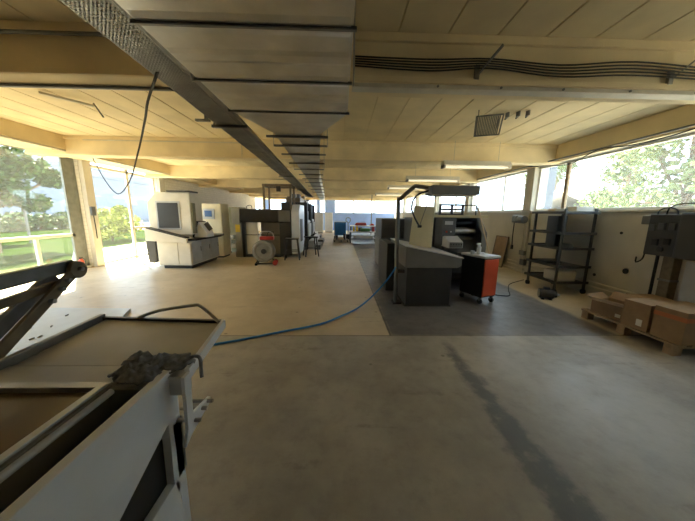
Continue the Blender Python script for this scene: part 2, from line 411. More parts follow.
# ---------------------------------------------------------------- outdoors
struct(MB().bx((-90, -30, -.4), (XL-.25, 90, -.08)).build('ground_left', 'yard'), 'sunlit yard outside the left windows', 'ground')
struct(MB().bx((XR+.25, -30, -.4), (90, 90, -.08)).bx((XL-.25, YF+.25, -.4), (XR+.25, 90, -.08)).build('ground_right', 'yard'), 'sunlit yard outside the right windows', 'ground')
struct(MB().bx((-27.5, 2, -.08), (-10.5, 24, -.05)).prism([(-7.4, 2), (-7.4, 7.3), (-10.5, 10.6), (-10.5, 2)], 'z', -.08, -.05).build('lawn', 'grass'), 'green lawn outside the left window', 'lawn')
t = thing('warehouse', 'long blue grey warehouse across the yard, outside the left windows', 'building', (-31, 35, -.08))
MB().bx((-37, 8, -.08), (-30, 66, 5.7)).build('wall', 'bluewall', t, W=True)
MB().bx((-37.1, 7.9, 5.7), (-29.9, 66.1, 6.6)).build('parapet', 'bluewall', t, W=True)
MB().bx((-37.1, 7.9, 5.55), (-29.88, 66.1, 5.72)).build('band', 'bluedark', t, W=True)
MB().bx((-37, 8, -.08), (-29.95, 66, .35)).build('plinth', 'bluedark', t, W=True)
t = thing('garden_canopy', 'white flat garden canopy under the tree outside the nearest left window', 'canopy', (-16.2, 11.5, -.05))
MB().prism([(8.6, 1.86), (13.6, 1.86), (14.0, 2.0), (13.6, 2.22), (8.6, 2.22)], 'x', -17.2, -15.2).build('awning', 'awning', t, .04, W=True)
for x in (-17.0, -15.35):
    for y in (8.8, 13.5): MB().bx((x-.04, y-.04, -.06), (x+.04, y+.04, 1.84)).build('post', 'roofwhite', t, .005, W=True)

def tree(name, label, cat, base, h, centres, n, leafm, size, group=None, trunk=.14, seed=1):
    rnd = random.Random(seed)
    t = thing(name, label, cat, base, 0, group)
    tk = MB(); tk.tube([(0, 0, 0), (.05, .03, h*.4), (-.04, .05, h*.8)], trunk, 10, 4)
    for (cx, cy, cz, r) in centres: tk.tube([(0, 0, h*.35), (cx*.6, cy*.6, (h*.35+cz)/2+.1), (cx, cy, cz)], trunk*.35, 6, 3)
    tk.build('trunk', 'bark', t, smooth=True)
    f = MB()
    for i in range(n):
        cx, cy, cz, r = centres[i % len(centres)]
        d = Vector((rnd.gauss(0, 1), rnd.gauss(0, 1), rnd.gauss(0, 1))).normalized()*r*(rnd.random()**.45)
        d.z *= .8
        f.quadleaf(Vector((cx, cy, cz))+d, Vector((rnd.gauss(0, 1), rnd.gauss(0, 1), rnd.gauss(0, 1)+.8)), Vector((rnd.random(), rnd.random(), .2)), size*(.6+rnd.random()*.8), size*(.9+rnd.random()))
    f.build('foliage', leafm, t)
    return t
tree('garden_tree', 'leafy green tree outside the nearest left window', 'tree', (-12.9, 10.2, -.06), 4.6,
     [(0, 0, 3.5, 1.0), (.6, .9, 3.3, .75), (.2, -.6, 4.2, 1.0), (.9, 1.5, 2.9, .5), (-.3, .6, 4.4, .9), (.3, .3, 2.3, .8), (.6, 1.0, 1.9, .5), (.5, -.9, 2.9, .9), (.4, .1, 3.0, .9), (0, -.8, 1.7, .7)], 6000, 'leaf', .07, seed=3)
tree('garden_bush', 'yellow green bush outside the bright glazed doors', 'bush', (-12.3, 14.6, -.06), 1.5,
     [(0, -.8, .7, .8), (0, .5, .8, .9), (.1, 1.1, .9, .7), (0, -.2, 1.3, .6), (-.2, 1.0, 1.6, .4), (.1, -1.3, .5, .6)], 2600, 'leafyellow', .07, trunk=.05, seed=4)
tree('garden_bush', 'lower green hedge bush on the lawn edge beyond the nearest left window', 'bush', (-24.5, 22.5, -.06), 1.4,
     [(0, -3, .6, 1.0), (0, -1.5, .7, 1.0), (0, 0, .6, 1.0), (.3, 1.5, .7, 1.0), (0, 3, .6, 1.0)], 2000, 'leaf', .12, trunk=.05, seed=5)
# right side trees and gabled house
sp = [(11.3, 6.4, 6.2, 0), (13.6, 10.4, 6.0, 1), (28.0, 35.0, 9.0, 0), (33.0, 30.0, 9.0, 1), (10.6, 1.8, 6.0, 1), (19.8, 11.6, 7.5, 0), (24.0, 32.0, 8.0, 0), (16.0, 5.6, 7.0, 0), (17.6, 16.4, 7.5, 1)]
rl = ['pale green tree filling the middle of the wide right window', 'pale green tree above the gabled roof end in the wide right window', 'tree top far behind the gabled roof outside the right windows',
      'distant tree furthest right behind the gabled roof', 'pale green tree at the near end of the wide right window', 'tall tree behind the others outside the wide right window',
      'distant tree outside the window behind the press', 'dense green tree behind the nearest one at the right window', 'pale tree rising right of the white gabled roof']
for i, (x, y, h, kd) in enumerate(sp):
    rnd = random.Random(20+i)
    cs = [(rnd.uniform(-1.3, 1.3), rnd.uniform(-1.4, 1.4), rnd.uniform(h*.28, h*.95), rnd.uniform(.7, 1.25)) for _ in range(9)]
    tree('yard_tree', rl[i], 'tree', (x, y, -.08), h, cs, 2400, 'leafpale' if kd else 'leafright', .085, 'trees outside the right windows', .10, 30+i)
t = thing('gabled_house', 'low building with a white gabled roof outside the right window', 'house', (23, 24, -.08))
MB().bx((20, 20, -.08), (29, 28.5, 2.1)).build('wall', 'roofwhite', t, W=True)
MB().prism([(19.4, 1.98), (24, 3.8), (28.9, 1.98), (28.9, 2.13), (24, 3.97), (19.4, 2.13)], 'x', 19.5, 29.5).build('roof', 'awning', t, W=True)
o = MB().bx((6.3, 8.20, -.08), (6.55, 8.50, 3.4)).build('yard_post', 'bluewall', bevel=.02); tag(o, 'square blue grey post just outside the right windows', 'post')

# ---------------------------------------------------------------- duct, cable tray, cables overhead
t = thing('air_duct', 'large galvanised air duct under the ceiling, wide then narrowing away', 'duct', (-.4, 2.0, 2.35))
b = MB(); b.bx((-.88, -2.9, 2.35), (.05, 2.33, 2.745))
for k in range(22):
    y = -2.85+.245*k; b.loft([[(-.87, y-.075, 2.352), (.04, y-.075, 2.352), (.04, y-.075, 2.355), (-.87, y-.075, 2.355)], [(-.87, y-.03, 2.344), (.04, y-.03, 2.344), (.04, y-.03, 2.355), (-.87, y-.03, 2.355)], [(-.87, y+.03, 2.344), (.04, y+.03, 2.344), (.04, y+.03, 2.355), (-.87, y+.03, 2.355)], [(-.87, y+.075, 2.352), (.04, y+.075, 2.352), (.04, y+.075, 2.355), (-.87, y+.075, 2.355)]])
b.build('wide_section', 'galv', t, .004, W=True)
MB().loft([[(-.88, 2.33, 2.35), (.05, 2.33, 2.35), (.05, 2.33, 2.74), (-.88, 2.33, 2.74)], [(-.68, 2.9, 2.35), (-.21, 2.9, 2.35), (-.21, 2.9, 2.70), (-.68, 2.9, 2.70)]]).build('reducer', 'galv', t, W=True)
def dx(y): f = (y-2.9)/3.83; return (-.68-.12*f, -.21-.32*f) if f < 1 else (-.80-.045*(y-6.73), -.53-.045*(y-6.73))
secs = []
for y in (2.9, 6.73, 16.0):
    a, b_ = dx(y); secs.append([(a, y, 2.35), (b_, y, 2.35), (b_, y, 2.66), (a, y, 2.66)])
MB().loft(secs).build('narrow_section', 'galv', t, W=True)
for y in (-.15, .35, .85, 1.31, 1.80, 2.30):
    MB().bx((-.895, y-.009, 2.334), (.065, y+.009, 2.35)).build('flange', 'galvdark', t, .002, W=True)
for y in (2.98, 3.36, 3.83, 4.49, 5.08, 5.75, 6.4, 7.2, 8.1, 9.2, 10.4, 12, 14):
    a, b_ = dx(y); MB().bx((a-.10, y-.010, 2.330), (b_+.08, y+.010, 2.35)).build('support_bar', 'galvdark', t, W=True)
for y in (.35, 1.80, 3.36, 5.08, 7.2, 10.4):
    a, b_ = (-.89, .06) if y < 2.4 else dx(y)
    if y > 2.4: a, b_ = a-.09, b_+.07
    for x in (a-.015, b_+.015): MB().cyl((x, y, 2.33), (x, y, ZC+.01), .005, 8).build('hanger_rod', 'steel', t, W=True)

t = thing('cable_tray', 'long perforated cable tray under the ceiling beside the air duct', 'cable tray', (-1.1, 2, 2.4))
def tx(y): return -1.10-.045*y
y0, y1 = -2.9, 15.0
b = MB()
for k in range(12): f = .005+k*.2/11; b.bar((tx(y0)+f, y0, 2.402), (tx(y1)+f, y1, 2.402), .008, .004)
y = y0
while y < y1:
    b.bx((tx(y), y, 2.4), (tx(y)+.21, y+.012, 2.405)); y += .022 if y < 4 else .055
b.build('mesh_bottom', 'traymetal', t, W=True)
for f in (0, .21): MB().bar((tx(y0)+f, y0, 2.43), (tx(y1)+f, y1, 2.43), .006, .06).build('side_rail', 'traymetal', t, W=True)
b = MB(); rnd = random.Random(5)
for k in range(5):
    f = .09+.02*k; b.tube([(tx(y)+f+rnd.uniform(-.02, .02), y, 2.418+rnd.random()*.01) for y in (-2.8, 0, 2, 4, 6, 9, 14.5)], .008, 6, 4)
b.build('cables', 'rubber', t, W=True, smooth=True)
MB().bar((tx(y0)+.24, y0, 2.42), (tx(y1)+.24, y1, 2.42), .05, .04).build('conduit_channel', 'galvdark', t, W=True)
for y in (.6, 2.85, 6.45, 10.05, 13.65):
    b = MB().bx((tx(y)-.05, y-.015, 2.375), (tx(y)+.30, y+.015, 2.40)); b.cyl((tx(y)-.03, y, 2.39), (tx(y)-.03, y, ZC), .006, 8); b.build('hanger', 'galvdark', t, W=True)

def wire(name, pts, r, m, label, cat, group=None, sm=5):
    o = MB().tube(pts, r, 8, sm).build(name, m, smooth=True); return tag(o, label, cat, group)
wire('hanging_cable', [(-1.14, 1.85, 2.40), (-1.45, 2.2, 2.36), (-1.76, 2.6, 2.34), (-2.42, 3.4, 2.24), (-3.31, 4.4, 2.02), (-4.24, 5.3, 1.87), (-5.2, 6.2, 2.22), (-6.05, 6.95, 2.82)], .009, 'rubber',
     'dark cable looping down from the cable tray to the left windows', 'cable')
# cable bundle across the near beam, right half
bund = []
for k in range(5):
    dz = .017*k; yk = 2.655-.004*k
    pts = [(.12, yk, 2.865+dz), (.8, yk, 2.84+dz*1.25), (1.35, yk, 2.875+dz), (2.0, yk, 2.82+dz*1.3), (2.7, yk, 2.85+dz*1.5), (3.6, yk, 2.825+dz*1.2), (4.9, yk, 2.83+dz)]
    o = wire('overhead_cable', pts, .007, 'rubber', 'black cable of the bundle sagging along the nearest ceiling beam', 'cable', 'cable bundle on the nearest beam'); bund.append(o)
for i, (x, lab) in enumerate(((1.25, 'dark metal cable bracket on the nearest beam, right of the air duct'), (3.1, 'dark metal cable bracket on the nearest beam, towards the right wall'))):
    t = thing('cable_bracket', lab, 'bracket', (x, 2.65, 2.88))
    MB().bar((0, .04, -.06), (.16, -.08, .14), .03, .012).build('strut', 'galvdark', t)
    MB().bx((-.02, .02, -.09), (.02, .05, .03)).build('foot_plate', 'galvdark', t)
t = thing('steel_angle', 'light bolted steel strip under the nearest beam, right half', 'steel strip', (2.4, 2.75, 2.72))
MB().bx((.1, 2.70, 2.715), (4.8, 2.82, 2.749)).build('strip', 'pipe', t, .003, W=True)
for x in (.9, 1.5, 2.1, 2.75, 3.4, 4.0): MB().cyl((x, 2.705, 2.732), (x, 2.69, 2.732), .011, 8).build('bolt', 'galvdark', t, W=True)
MB().cyl((-6.0, 2.90, 2.732), (-1.3, 2.90, 2.732), .016).build('conduit', 'galvdark', smooth=True)
tag(bpy.data.objects['conduit'], 'dark conduit along the left half of the nearest beam', 'conduit')
o = MB().cyl((-6.0, 2.647, 3.05), (-1.25, 2.647, 3.05), .016).build('conduit', 'galvdark', smooth=True); tag(o, 'dark conduit high on the left half of the nearest beam', 'conduit')
o = MB().tube([(-5.6, 6.26, 3.06), (-2.3, 6.26, 3.06), (-2.2, 6.26, 3.02), (-2.2, 6.26, 2.77)], .012, 8, 3).build('conduit', 'pipe', smooth=True); tag(o, 'thin conduit along the second beam above the hanging cable', 'conduit')
wire('window_cable', [(4.78, 3.3, 2.79), (4.70, 3.9, 2.70), (4.66, 4.4, 2.69), (4.70, 5.0, 2.76), (4.72, 5.6, 2.62), (4.75, 6.3, 2.70), (4.78, 7.0, 2.79)], .010, 'rubber', 'dark cable drooping across the top of the wide right window', 'cable')
o = MB().cyl((4.77, .3, 2.79), (4.77, 9.5, 2.79), .016).build('conduit', 'galvdark', smooth=True); tag(o, 'dark conduit along the head of the right windows', 'conduit')
# ceiling hooks
def hook(loc, rz, label):
    t = thing('ceiling_bracket', label, 'bracket', loc, rz)
    MB().bx((-.02, -.02, -.18), (.02, .02, 0)).build('stem', 'galvdark', t)
    MB().bx((-.16, -.03, -.21), (.05, .03, -.18)).build('plate', 'galvdark', t); return t
hook((-2.1, 4.5, ZC), 0, 'small dark ceiling bracket left of the cable tray')
t = thing('ceiling_bracket', 'slanted dark ceiling strut over the left windows side', 'bracket', (-3.7, 4.4, ZC))
MB().bar((-.40, -.36, -.03), (0, 0, -.06), .03, .03).build('strut', 'pipe', t); MB().bar((0, 0, -.02), (.08, .05, -.2), .025, .02).build('stem', 'galvdark', t)
# ventilation grille hanging under the ceiling
t = thing('ventilation_grille', 'tilted dark louvred grille under the ceiling, right of the duct', 'grille', (2.33, 4.5, 3.05), -.35)
b = MB()
for k in range(14): b.bar((-.16+.024*k, -.20, 0), (-.13+.024*k, .20, -.17), .018, .008)
b.build('louvre', 'galvdark', t)
b = MB(); b.bar((-.18, -.21, 0), (.19, -.21, 0), .02, .02); b.bar((-.15, .21, -.175), (.22, .21, -.175), .02, .02); b.bar((-.18, -.21, 0), (-.15, .21, -.175), .02, .02); b.bar((.19, -.21, 0), (.22, .21, -.175), .02, .02)
b.bx((-.16, -.2, .0), (-.145, -.185, .10)); b.bx((.18, .18, -.17), (.195, .195, .10)); b.build('grille_frame', 'galvdark', t)
for k, x in enumerate((2.62, 2.76, 2.88)):
    t = thing('ceiling_bracket', 'small dark hook in the row of three beside the louvred grille', 'bracket', (x, 4.45-.05*k, ZC), .3, 'hooks beside the louvred grille')
    MB().bx((-.010, -.03, -.07), (.010, .03, 0)).build('plate', 'galvdark', t); MB().bar((0, 0, -.07), (-.06, -.02, -.11), .02, .02).build('stem', 'galvdark', t)

# fluorescent fittings
def fitting(loc, label, drop):
    t = thing('ceiling_light', label, 'light', loc, 0, 'fluorescent fittings')
    MB().prism([(-.12, .03), (.12, .03), (.06, .13), (-.06, .13)], 'x', -.75, .75).build('housing', 'offwhite', t, .004)
    for y in (-.05, .05): MB().cyl((-.70, y, .0), (.70, y, .0), .018, 12).build('tube', 'tube', t, smooth=True)
    for x in (-.73, .73): MB().bx((x-.02, -.1, -.03), (x+.02, .1, .06)).build('end_cap', 'midgrey' if x < 0 else 'offwhite', t, .004)
    for x in (-.5, .5): MB().cyl((x, 0, .12), (x, 0, drop), .004, 8).build('rod', 'steel', t)
    return t
fitting((3.0, 6.10, 2.60), 'nearest fluorescent fitting, in front of the second beam', ZC-2.60)
fitting((2.62, 7.8, 2.50), 'second nearest fluorescent fitting, above the grey press hood', ZC-2.50)
fitting((2.65, 11.0, 2.58), 'third fluorescent fitting, behind the press hood', ZC-2.58)
fitting((2.65, 14.9, 2.58), 'furthest fluorescent fitting over the right machine bay', ZC-2.58)

# ---------------------------------------------------------------- near left machine: open plate washer with lid linkage
t = thing('plate_processor', 'white open machine with an amber plate, trough and raised dark arms, nearest on the left', 'machine', (-1.1, .6, 0))
K = dict(parent=t, W=True)
# right side panel with slanted opening, extruded along x
bmp = MB()
def slabx(poly, x0, x1): bmp.prism(poly, 'x', x0, x1)
xa, xb = -.735, -.70
slabx([(-.6, .70), (1.05, .685), (1.05, .9), (-.6, .9)], xa, xb)
slabx([(1.00, .0), (1.05, 0), (1.05, .685), (.975, .69), (.97, .40), (1.00, .30)], xa, xb)
slabx([(-.6, .0), (1.0, 0), (1.0, .40), (-.6, .40)], xa, xb)
slabx([(-.6, .40), (.40, .40), (.40, .45), (.71, .57), (.975, .69), (-.6, .70)], xa, xb)
bmp.build('side_panel', 'white', bevel=.003, **K)
MB().bx((-.90, -.6, .2), (-.737, .99, .615)).build('inner_box', 'black', **K)
MB().bx((-2.3, .95, 0), (-.74, 1.0, .84)).build('end_panel', 'white', **K)
MB().bx((-2.3, -.6, .10), (-.9, .95, .80)).build('cabinet_body', 'midgrey', **K)
# trough
b = MB(); b.bx((-.885, -.6, .62), (-.735, .95, .64)); b.bx((-.895, -.6, .64), (-.88, .95, .885)); b.bx((-.88, .93, .64), (-.735, .95, .88)); b.build('trough', 'midgrey', **K)
MB().cyl((-.868, -.6, .872), (-.868, .93, .872), .012, 14).build('squeegee_bar', 'palegrey', smooth=True, **K)
MB().cyl((-.80, -.6, .70), (-.80, .93, .70), .03, 16).build('roller', 'black', smooth=True, **K)
# amber plate with frame
MB().bx((-2.3, -.6, .80), (-.92, .93, .868)).build('amber_plate', 'amber', **K)
b = MB(); b.bx((-.92, -.6, .80), (-.893, .95, .895)); b.bx((-2.3, .93, .80), (-.893, .965, .89)); b.build('plate_frame', 'steel', bevel=.003, **K)
# top deck behind plate and the tray
MB().bx((-1.62, .967, .84), (-.73, 1.085, .885)).build('deck', 'tabletop', bevel=.003, **K)
def q4(z0, dz): return [(-1.42, 1.09, z0), (-.655, 1.09, z0), (-.70, 1.50, z0+dz), (-1.42, 1.56, z0+dz)]
lo = [Vector(p) for p in q4(.862, .02)]; hi = [p+Vector((0, 0, .02)) for p in lo]
MB().loft([lo, hi]).build('tray', 'tabletop', bevel=.003, **K)
MB().bar((-.645, 1.04, .872), (-.692, 1.51, .898), .022, .05).build('tray_rim', 'white', bevel=.003, **K)
MB().bar((-1.44, 1.565, .905), (-.695, 1.515, .905), .02, .022).build('tray_back_rail', 'black', **K)
MB().bx((-.70, 1.0, .80), (-.64, 1.06, .885)).build('corner_block', 'palegrey', bevel=.003, **K)
MB().tube([(-1.22, 1.55, .915), (-1.1, 1.57, .955), (-.90, 1.58, .985), (-.86, 1.575, .985), (-.80, 1.55, .955), (-.71, 1.49, .915)], .010, 8, 3).build('grab_handle', 'steel', smooth=True, **K)
# left rail
MB().bar((-1.43, .62, .885), (-1.45, 1.58, .905), .03, .05).build('tray_side_rail', 'armgrey', bevel=.004, **K)
# white bracket with rollers on the right
MB().prism([(.985, .89), (1.03, .89), (1.025, .70), (1.17, .67), (1.17, .645), (1.0, .615), (.955, .595), (.98, .66)], 'x', -.64, -.625).build('bracket_plate', 'white', bevel=.002, **K)
for (y, z) in ((1.03, .66), (1.09, .67), (1.14, .668)): MB().cyl((-.72, y, z), (-.60, y, z), .009, 10).build('guide_roller', 'steel', smooth=True, **K)
MB().bx((-.725, 1.0, .40), (-.70, 1.06, .66)).build('lower_guide', 'midgrey', **K)
# lid linkage
def arm(p, q, wd, h, m, rnd=True):
    b = MB(); b.bar(p, q, wd, h, (1, 0, 0))
    b.build('lid_arm', m, bevel=.008, **K)
hx = -1.61
b = MB(); b.bar((hx, .2, 1.165), (hx, 1.585, 1.225), .07, .045, (1, 0, 0)); b.cyl((hx-.0225, 1.585, 1.222), (hx+.0225, 1.585, 1.222), .04, 20); b.build('lid_arm', 'armgrey', bevel=.006, **K)
b = MB(); b.bar((hx+.05, 1.58, 1.21), (hx+.05, .75, .60), .055, .022, (1, 0, 0)); b.cyl((hx+.035, 1.58, 1.205), (hx+.065, 1.58, 1.205), .05, 20); b.build('lid_arm', 'armbrown', bevel=.004, **K)
MB().bar((hx-.05, 1.54, 1.18), (hx-.05, .8, .65), .07, .03, (1, 0, 0)).build('lid_arm', 'armgrey', bevel=.006, **K)
MB().bar((hx, 1.50, 1.135), (hx, .55, 1.03), .045, .03, (1, 0, 0)).build('lid_arm', 'armbrown', bevel=.005, **K)
for (y, z) in ((1.58, 1.21), (1.46, 1.12), (1.40, 1.07), (1.50, 1.16)): MB().cyl((hx+.06, y, z), (hx+.085, y, z), .012, 12).build('pivot_bolt', 'steel', **K)
MB().bar((hx, .78, .62), (hx, 1.0, .84), .06, .05, (1, 0, 0)).build('arm_mount', 'armgrey', **K)
MB().bx((hx-.07, .70, .55), (hx+.08, .96, .68)).build('arm_foot', 'armgrey', bevel=.005, **K)

# rag on the tray
def rag():
    bm = bmesh.new(); nx, ny = 46, 34; V = []
    from mathutils import noise as NZ
    for j in range(ny):
        row = []
        for i in range(nx):
            u, v = i/(nx-1)*2-1, j/(ny-1)*2-1
            rr = 1/max(1e-3, (abs(u)**3.2+abs(v)**3.2)**(1/3.2))*max(abs(u), abs(v)) if (u or v) else 1
            th = math.atan2(v, u)
            edge = 1+.16*sin(3*th+.5)+.11*sin(5*th+2)+.07*sin(9*th)
            x = u*rr*.135*edge; y = v*rr*.105*edge
            d = min(1, (u*u+v*v)**.5)
            f = abs(NZ.noise(Vector((x*17+3, y*24, .5))))+.6*abs(NZ.noise(Vector((x*38, y*30, 4))))+.3*NZ.noise(Vector((x*80, y*70, 2)))
            h = .006+.014*(1-d**3)+.042*f*(1-.45*d**4)
            row.append(bm.verts.new((x+.012*NZ.noise(Vector((x*30, y*30, 9))), y+.012*NZ.noise(Vector((x*30, y*30, 19))), max(.004, h))))
        V.append(row)
    for j in range(ny-1):
        for i in range(nx-1): bm.faces.new((V[j][i], V[j][i+1], V[j+1][i+1], V[j+1][i]))
    me = bpy.data.meshes.new('rag'); bm.to_mesh(me); bm.free(); me.materials.append(MT['rag'])
    for p in me.polygons: p.use_smooth = True
    o = bpy.data.objects.new('rag', me); COL.objects.link(o)
    s = o.modifiers.new('thick', 'SOLIDIFY'); s.thickness = .005; s.offset = -1
    o.location = (-.80, 1.06, .886); o.rotation_euler = (0, 0, radians(4))
    tag(o, 'crumpled charcoal rag on the tray of the nearest white machine', 'rag')
    s_ = MB().tube([(.13, -.01, .03), (.17, .0, .05), (.20, -.01, .045), (.215, -.04, .01), (.225, -.06, -.012)], .007, 8, 4).build('strap', 'rag', o, smooth=True)
rag()
t = thing('loose_panel', 'pale scuffed sheet lying on the floor behind the raised arms', 'panel', (-4.2, 3.2, 0))
MB().prism([(-4.9, 4.08), (-3.28, 4.05), (-3.14, 3.72), (-3.3, 2.2), (-4.9, 2.2)], 'z', .0, .05).build('sheet', 'palegrey', t, .006, W=True)
rnd = random.Random(9)
for k in range(7):
    x, y = rnd.uniform(-4.4, -3.5), rnd.uniform(3.0, 3.8)
    o = MB().box((x, y, .058), (.05, .012, .016), Matrix.Rotation(rnd.uniform(0, 3), 3, 'Z')).build('metal_offcut', 'midgrey'); tag(o, 'tiny dark offcut on the pale sheet behind the raised arms', 'offcut', 'offcuts on the pale sheet')

# ---------------------------------------------------------------- left: white platemaking machine by the windows
t = thing('platesetter', 'white platemaking machine with a dark window and black counter by the glazed doors', 'machine', (-4.4, 8, 0))
K = dict(parent=t, W=True)
MB().bx((-4.88, 7.35, 0), (-4.12, 8.85, .10)).build('plinth', 'black', **K)
MB().bx((-4.95, 7.25, .10), (-4.05, 8.9, .80)).build('lower_cabinet', 'offwhite', bevel=.012, **K)
MB().bx((-4.93, 7.235, .14), (-4.40, 7.25, .72)).build('front_door', 'offwhite', bevel=.004, **K)
MB().bx((-4.37, 7.235, .14), (-4.07, 7.25, .72)).build('front_door', 'offwhite', bevel=.004, **K)
for (a, b_) in ((7.30, 7.78), (7.81, 8.29), (8.32, 8.86)):
    d = MB().bx((-4.052, a, .13), (-4.035, b_, .74)).build('side_door', 'palegrey', bevel=.004, **K)  # bluish grey puts this flank's shade into the door colour
    MB().bx((-4.036, b_-.07, .45), (-4.02, b_-.05, .58)).build('door_handle', 'midgrey', d, W=True)
MB().prism([(-5.0, 7.2), (-4.02, 7.0), (-3.80, 7.1), (-3.72, 8.4), (-3.85, 8.9), (-5.0, 8.9)], 'z', .80, .86).build('counter', 'black', bevel=.008, **K)
MB().prism([(-5.03, .86), (-5.03, .80), (-3.98, .74), (-3.98, .87), (-5.03, 1.13)], 'y', 6.96, 7.24).build('keyboard_shelf', 'offwhite', bevel=.01, **K)
MB().prism([(-4.98, 1.115), (-4.0, .865), (-4.0, .90), (-4.98, 1.145)], 'y', 6.95, 7.13).build('shelf_mat', 'black', **K)
# hood: ring around the dark window
hp = [(-5.08, .95), (-3.97, .95), (-3.97, 2.05), (-4.84, 2.05), (-5.08, 1.78)]
MB().prism(hp, 'y', 7.24, 7.85).build('hood', 'offwhite', bevel=.015, **K)
MB().bx((-4.82, 7.215, 1.12), (-4.28, 7.24, 1.78)).build('window', 'black', bevel=.008, **K)
MB().bx((-4.86, 7.222, 1.08), (-4.24, 7.238, 1.82)).build('window_surround', 'palegrey', bevel=.006, **K)
MB().bx((-3.97, 7.26, .98), (-3.93, 7.42, 1.78)).build('side_guard', 'olive', bevel=.01, **K)
MB().bx((-4.50, 7.15, 2.05), (-3.92, 7.6, 2.09)).build('top_lid', 'darkgrey', bevel=.006, **K)
MB().prism([(-5.22, .18), (-5.08, .15), (-4.99, .2), (-4.99, .82), (-5.2, .86), (-5.26, .7)], 'y', 7.26, 7.75).build('side_bin', 'darkgrey', bevel=.02, **K)
t = thing('operator_terminal', 'white sloped terminal with a black side on the black counter', 'terminal', (-4.02, 7.62, .86))
MB().prism([(-.02, 0), (.34, 0), (.34, .10), (.12, .42), (-.02, .40)], 'y', -.18, .22).build('housing', 'white', t, .012)
MB().prism([(-.06, 0), (-.02, 0), (.13, .43), (.02, .45)], 'y', -.20, .22).build('side_cover', 'black', t, .008)
MB().bar((.30, .02, .155), (.17, .02, .355), .26, .012, (0, 1, 0)).build('screen', 'slate', t)
t = thing('control_cabinet', 'cream control cabinet with a blue screen behind the platemaking machine', 'cabinet', (-4.42, 9.15, 0))
MB().bx((-.42, -.0, .06), (.42, .6, 1.83)).build('body', 'cream', t, .012); MB().bx((-.38, .03, 0), (.38, .57, .06)).build('plinth', 'black', t)
d = MB().bx((-.40, -.018, .10), (.40, 0, 1.80)).build('door', 'cream', t, .006)
MB().bx((-.18, -.045, 1.32), (.20, -.018, 1.66)).build('screen_bezel', 'palegrey', d, .006); MB().bx((-.12, -.052, 1.40), (.12, -.045, 1.60)).build('screen', 'screen', d)
t = thing('tall_locker', 'olive grey tall cabinet between the cream cabinet and the dark press', 'cabinet', (-4.35, 10.6, 0))
MB().bx((-.40, 0, 0), (.45, .6, 1.75)).build('body', 'olive', t, .01); MB().bx((-.37, -.015, .08), (.03, 0, 1.7)).build('door', 'olive', t, .004); MB().bx((.05, -.015, .08), (.42, 0, 1.7)).build('door', 'olive', t, .004)
t = thing('parts_trolley', 'small white trolley with bins beside the dark press', 'trolley', (-3.98, 10.1, 0))
for z in (.25, .55): MB().bx((-.25, -.2, z), (.25, .2, z+.03)).build('shelf', 'offwhite', t, .004)
for x in (-.23, .23):
    for y in (-.18, .18): MB().bx((x-.012, y-.012, .06), (x+.012, y+.012, .62)).build('leg', 'offwhite', t); MB().cyl((x-.015, y, .035), (x+.015, y, .035), .035, 12).build('caster', 'rubber', t)
for k, (x, z, m) in enumerate(((-.1, .58, 'white'), (.12, .58, 'slate'), (0, .28, 'offwhite'))):
    o = MB().prism([(-.08, 0), (.08, 0), (.095, .12), (-.095, .12)], 'y', -.1, .1).build('parts_bin', m); o.location = (-3.98+x, 10.1, z)
    tag(o, ['white bin on the top shelf of the small trolley', 'dark bin on the top shelf of the small trolley', 'pale bin on the lower shelf of the small trolley'][k], 'bin')

# ---------------------------------------------------------------- left: dark offset press
t = thing('offset_press', 'dark offset press with a black top box and overhead frame, left of the aisle', 'press', (-2.6, 10, 0))
K = dict(parent=t, W=True)
MB().bx((-3.45, 9.3, 1.22), (-1.72, 10.3, 1.67)).build('top_box', 'black', bevel=.015, **K)
MB().bx((-3.42, 9.27, 1.27), (-2.15, 9.30, 1.62)).build('front_glass', 'black', bevel=.006, **K)
MB().bx((-3.72, 9.25, 1.18), (-3.45, 10.3, 1.69)).build('side_box', 'warmgrey', bevel=.012, **K)
MB().bx((-2.13, 9.26, 1.25), (-1.74, 9.30, 1.64)).build('control_panel', 'midgrey', bevel=.006, **K)
MB().bx((-3.66, 9.3, 0), (-3.42, 10.3, 1.2)).build('side_frame', 'warmgrey', bevel=.01, **K)
MB().bx((-3.42, 9.32, .0), (-3.34, 9.4, 1.22)).build('post', 'black', **K)
MB().bx((-2.12, 9.34, .08), (-1.72, 10.3, 1.22)).build('side_frame', 'darkgrey', bevel=.01, **K)
MB().bx((-3.62, 9.285, .88), (-3.47, 9.30, 1.14)).build('warning_label', 'yellow', **K)
MB().bx((-3.30, 9.42, .1), (-2.90, 9.50, 1.22)).build('inner_panel', 'offwhite', **K)
MB().bx((-3.12, 9.38, .1), (-3.0, 9.42, .3)).build('latch', 'black', **K)
MB().bx((-2.88, 9.75, .05), (-2.12, 9.8, 1.22)).build('rear_panel', 'warmgrey', **K)
b = MB(); b.bar((-3.42, 9.45, .78), (-2.12, 9.45, .78), .06, .03); b.build('crossbar', 'black', **K)
MB().bx((-3.42, 9.4, .0), (-2.12, 10.3, .05)).build('base_plate', 'darkgrey', **K)
fr = MB()
for x in (-2.66, -1.74):
    for y in (9.5, 10.2): fr.bx((x-.03, y-.03, 1.67), (x+.03, y+.03, 2.52))
fr.bx((-2.70, 9.46, 2.45), (-1.70, 9.54, 2.53)); fr.bx((-2.70, 10.16, 2.45), (-1.70, 10.24, 2.53)); fr.bx((-2.70, 9.5, 2.45), (-2.63, 10.2, 2.53)); fr.bx((-1.77, 9.5, 2.45), (-1.70, 10.2, 2.53))
fr.bx((-2.66, 9.48, 2.06), (-1.74, 9.52, 2.09)); fr.build('overhead_frame', 'armbrown', **K)
MB().bx((-2.22, 9.47, 2.28), (-2.08, 9.56, 2.45)).build('sensor_box', 'black', **K)
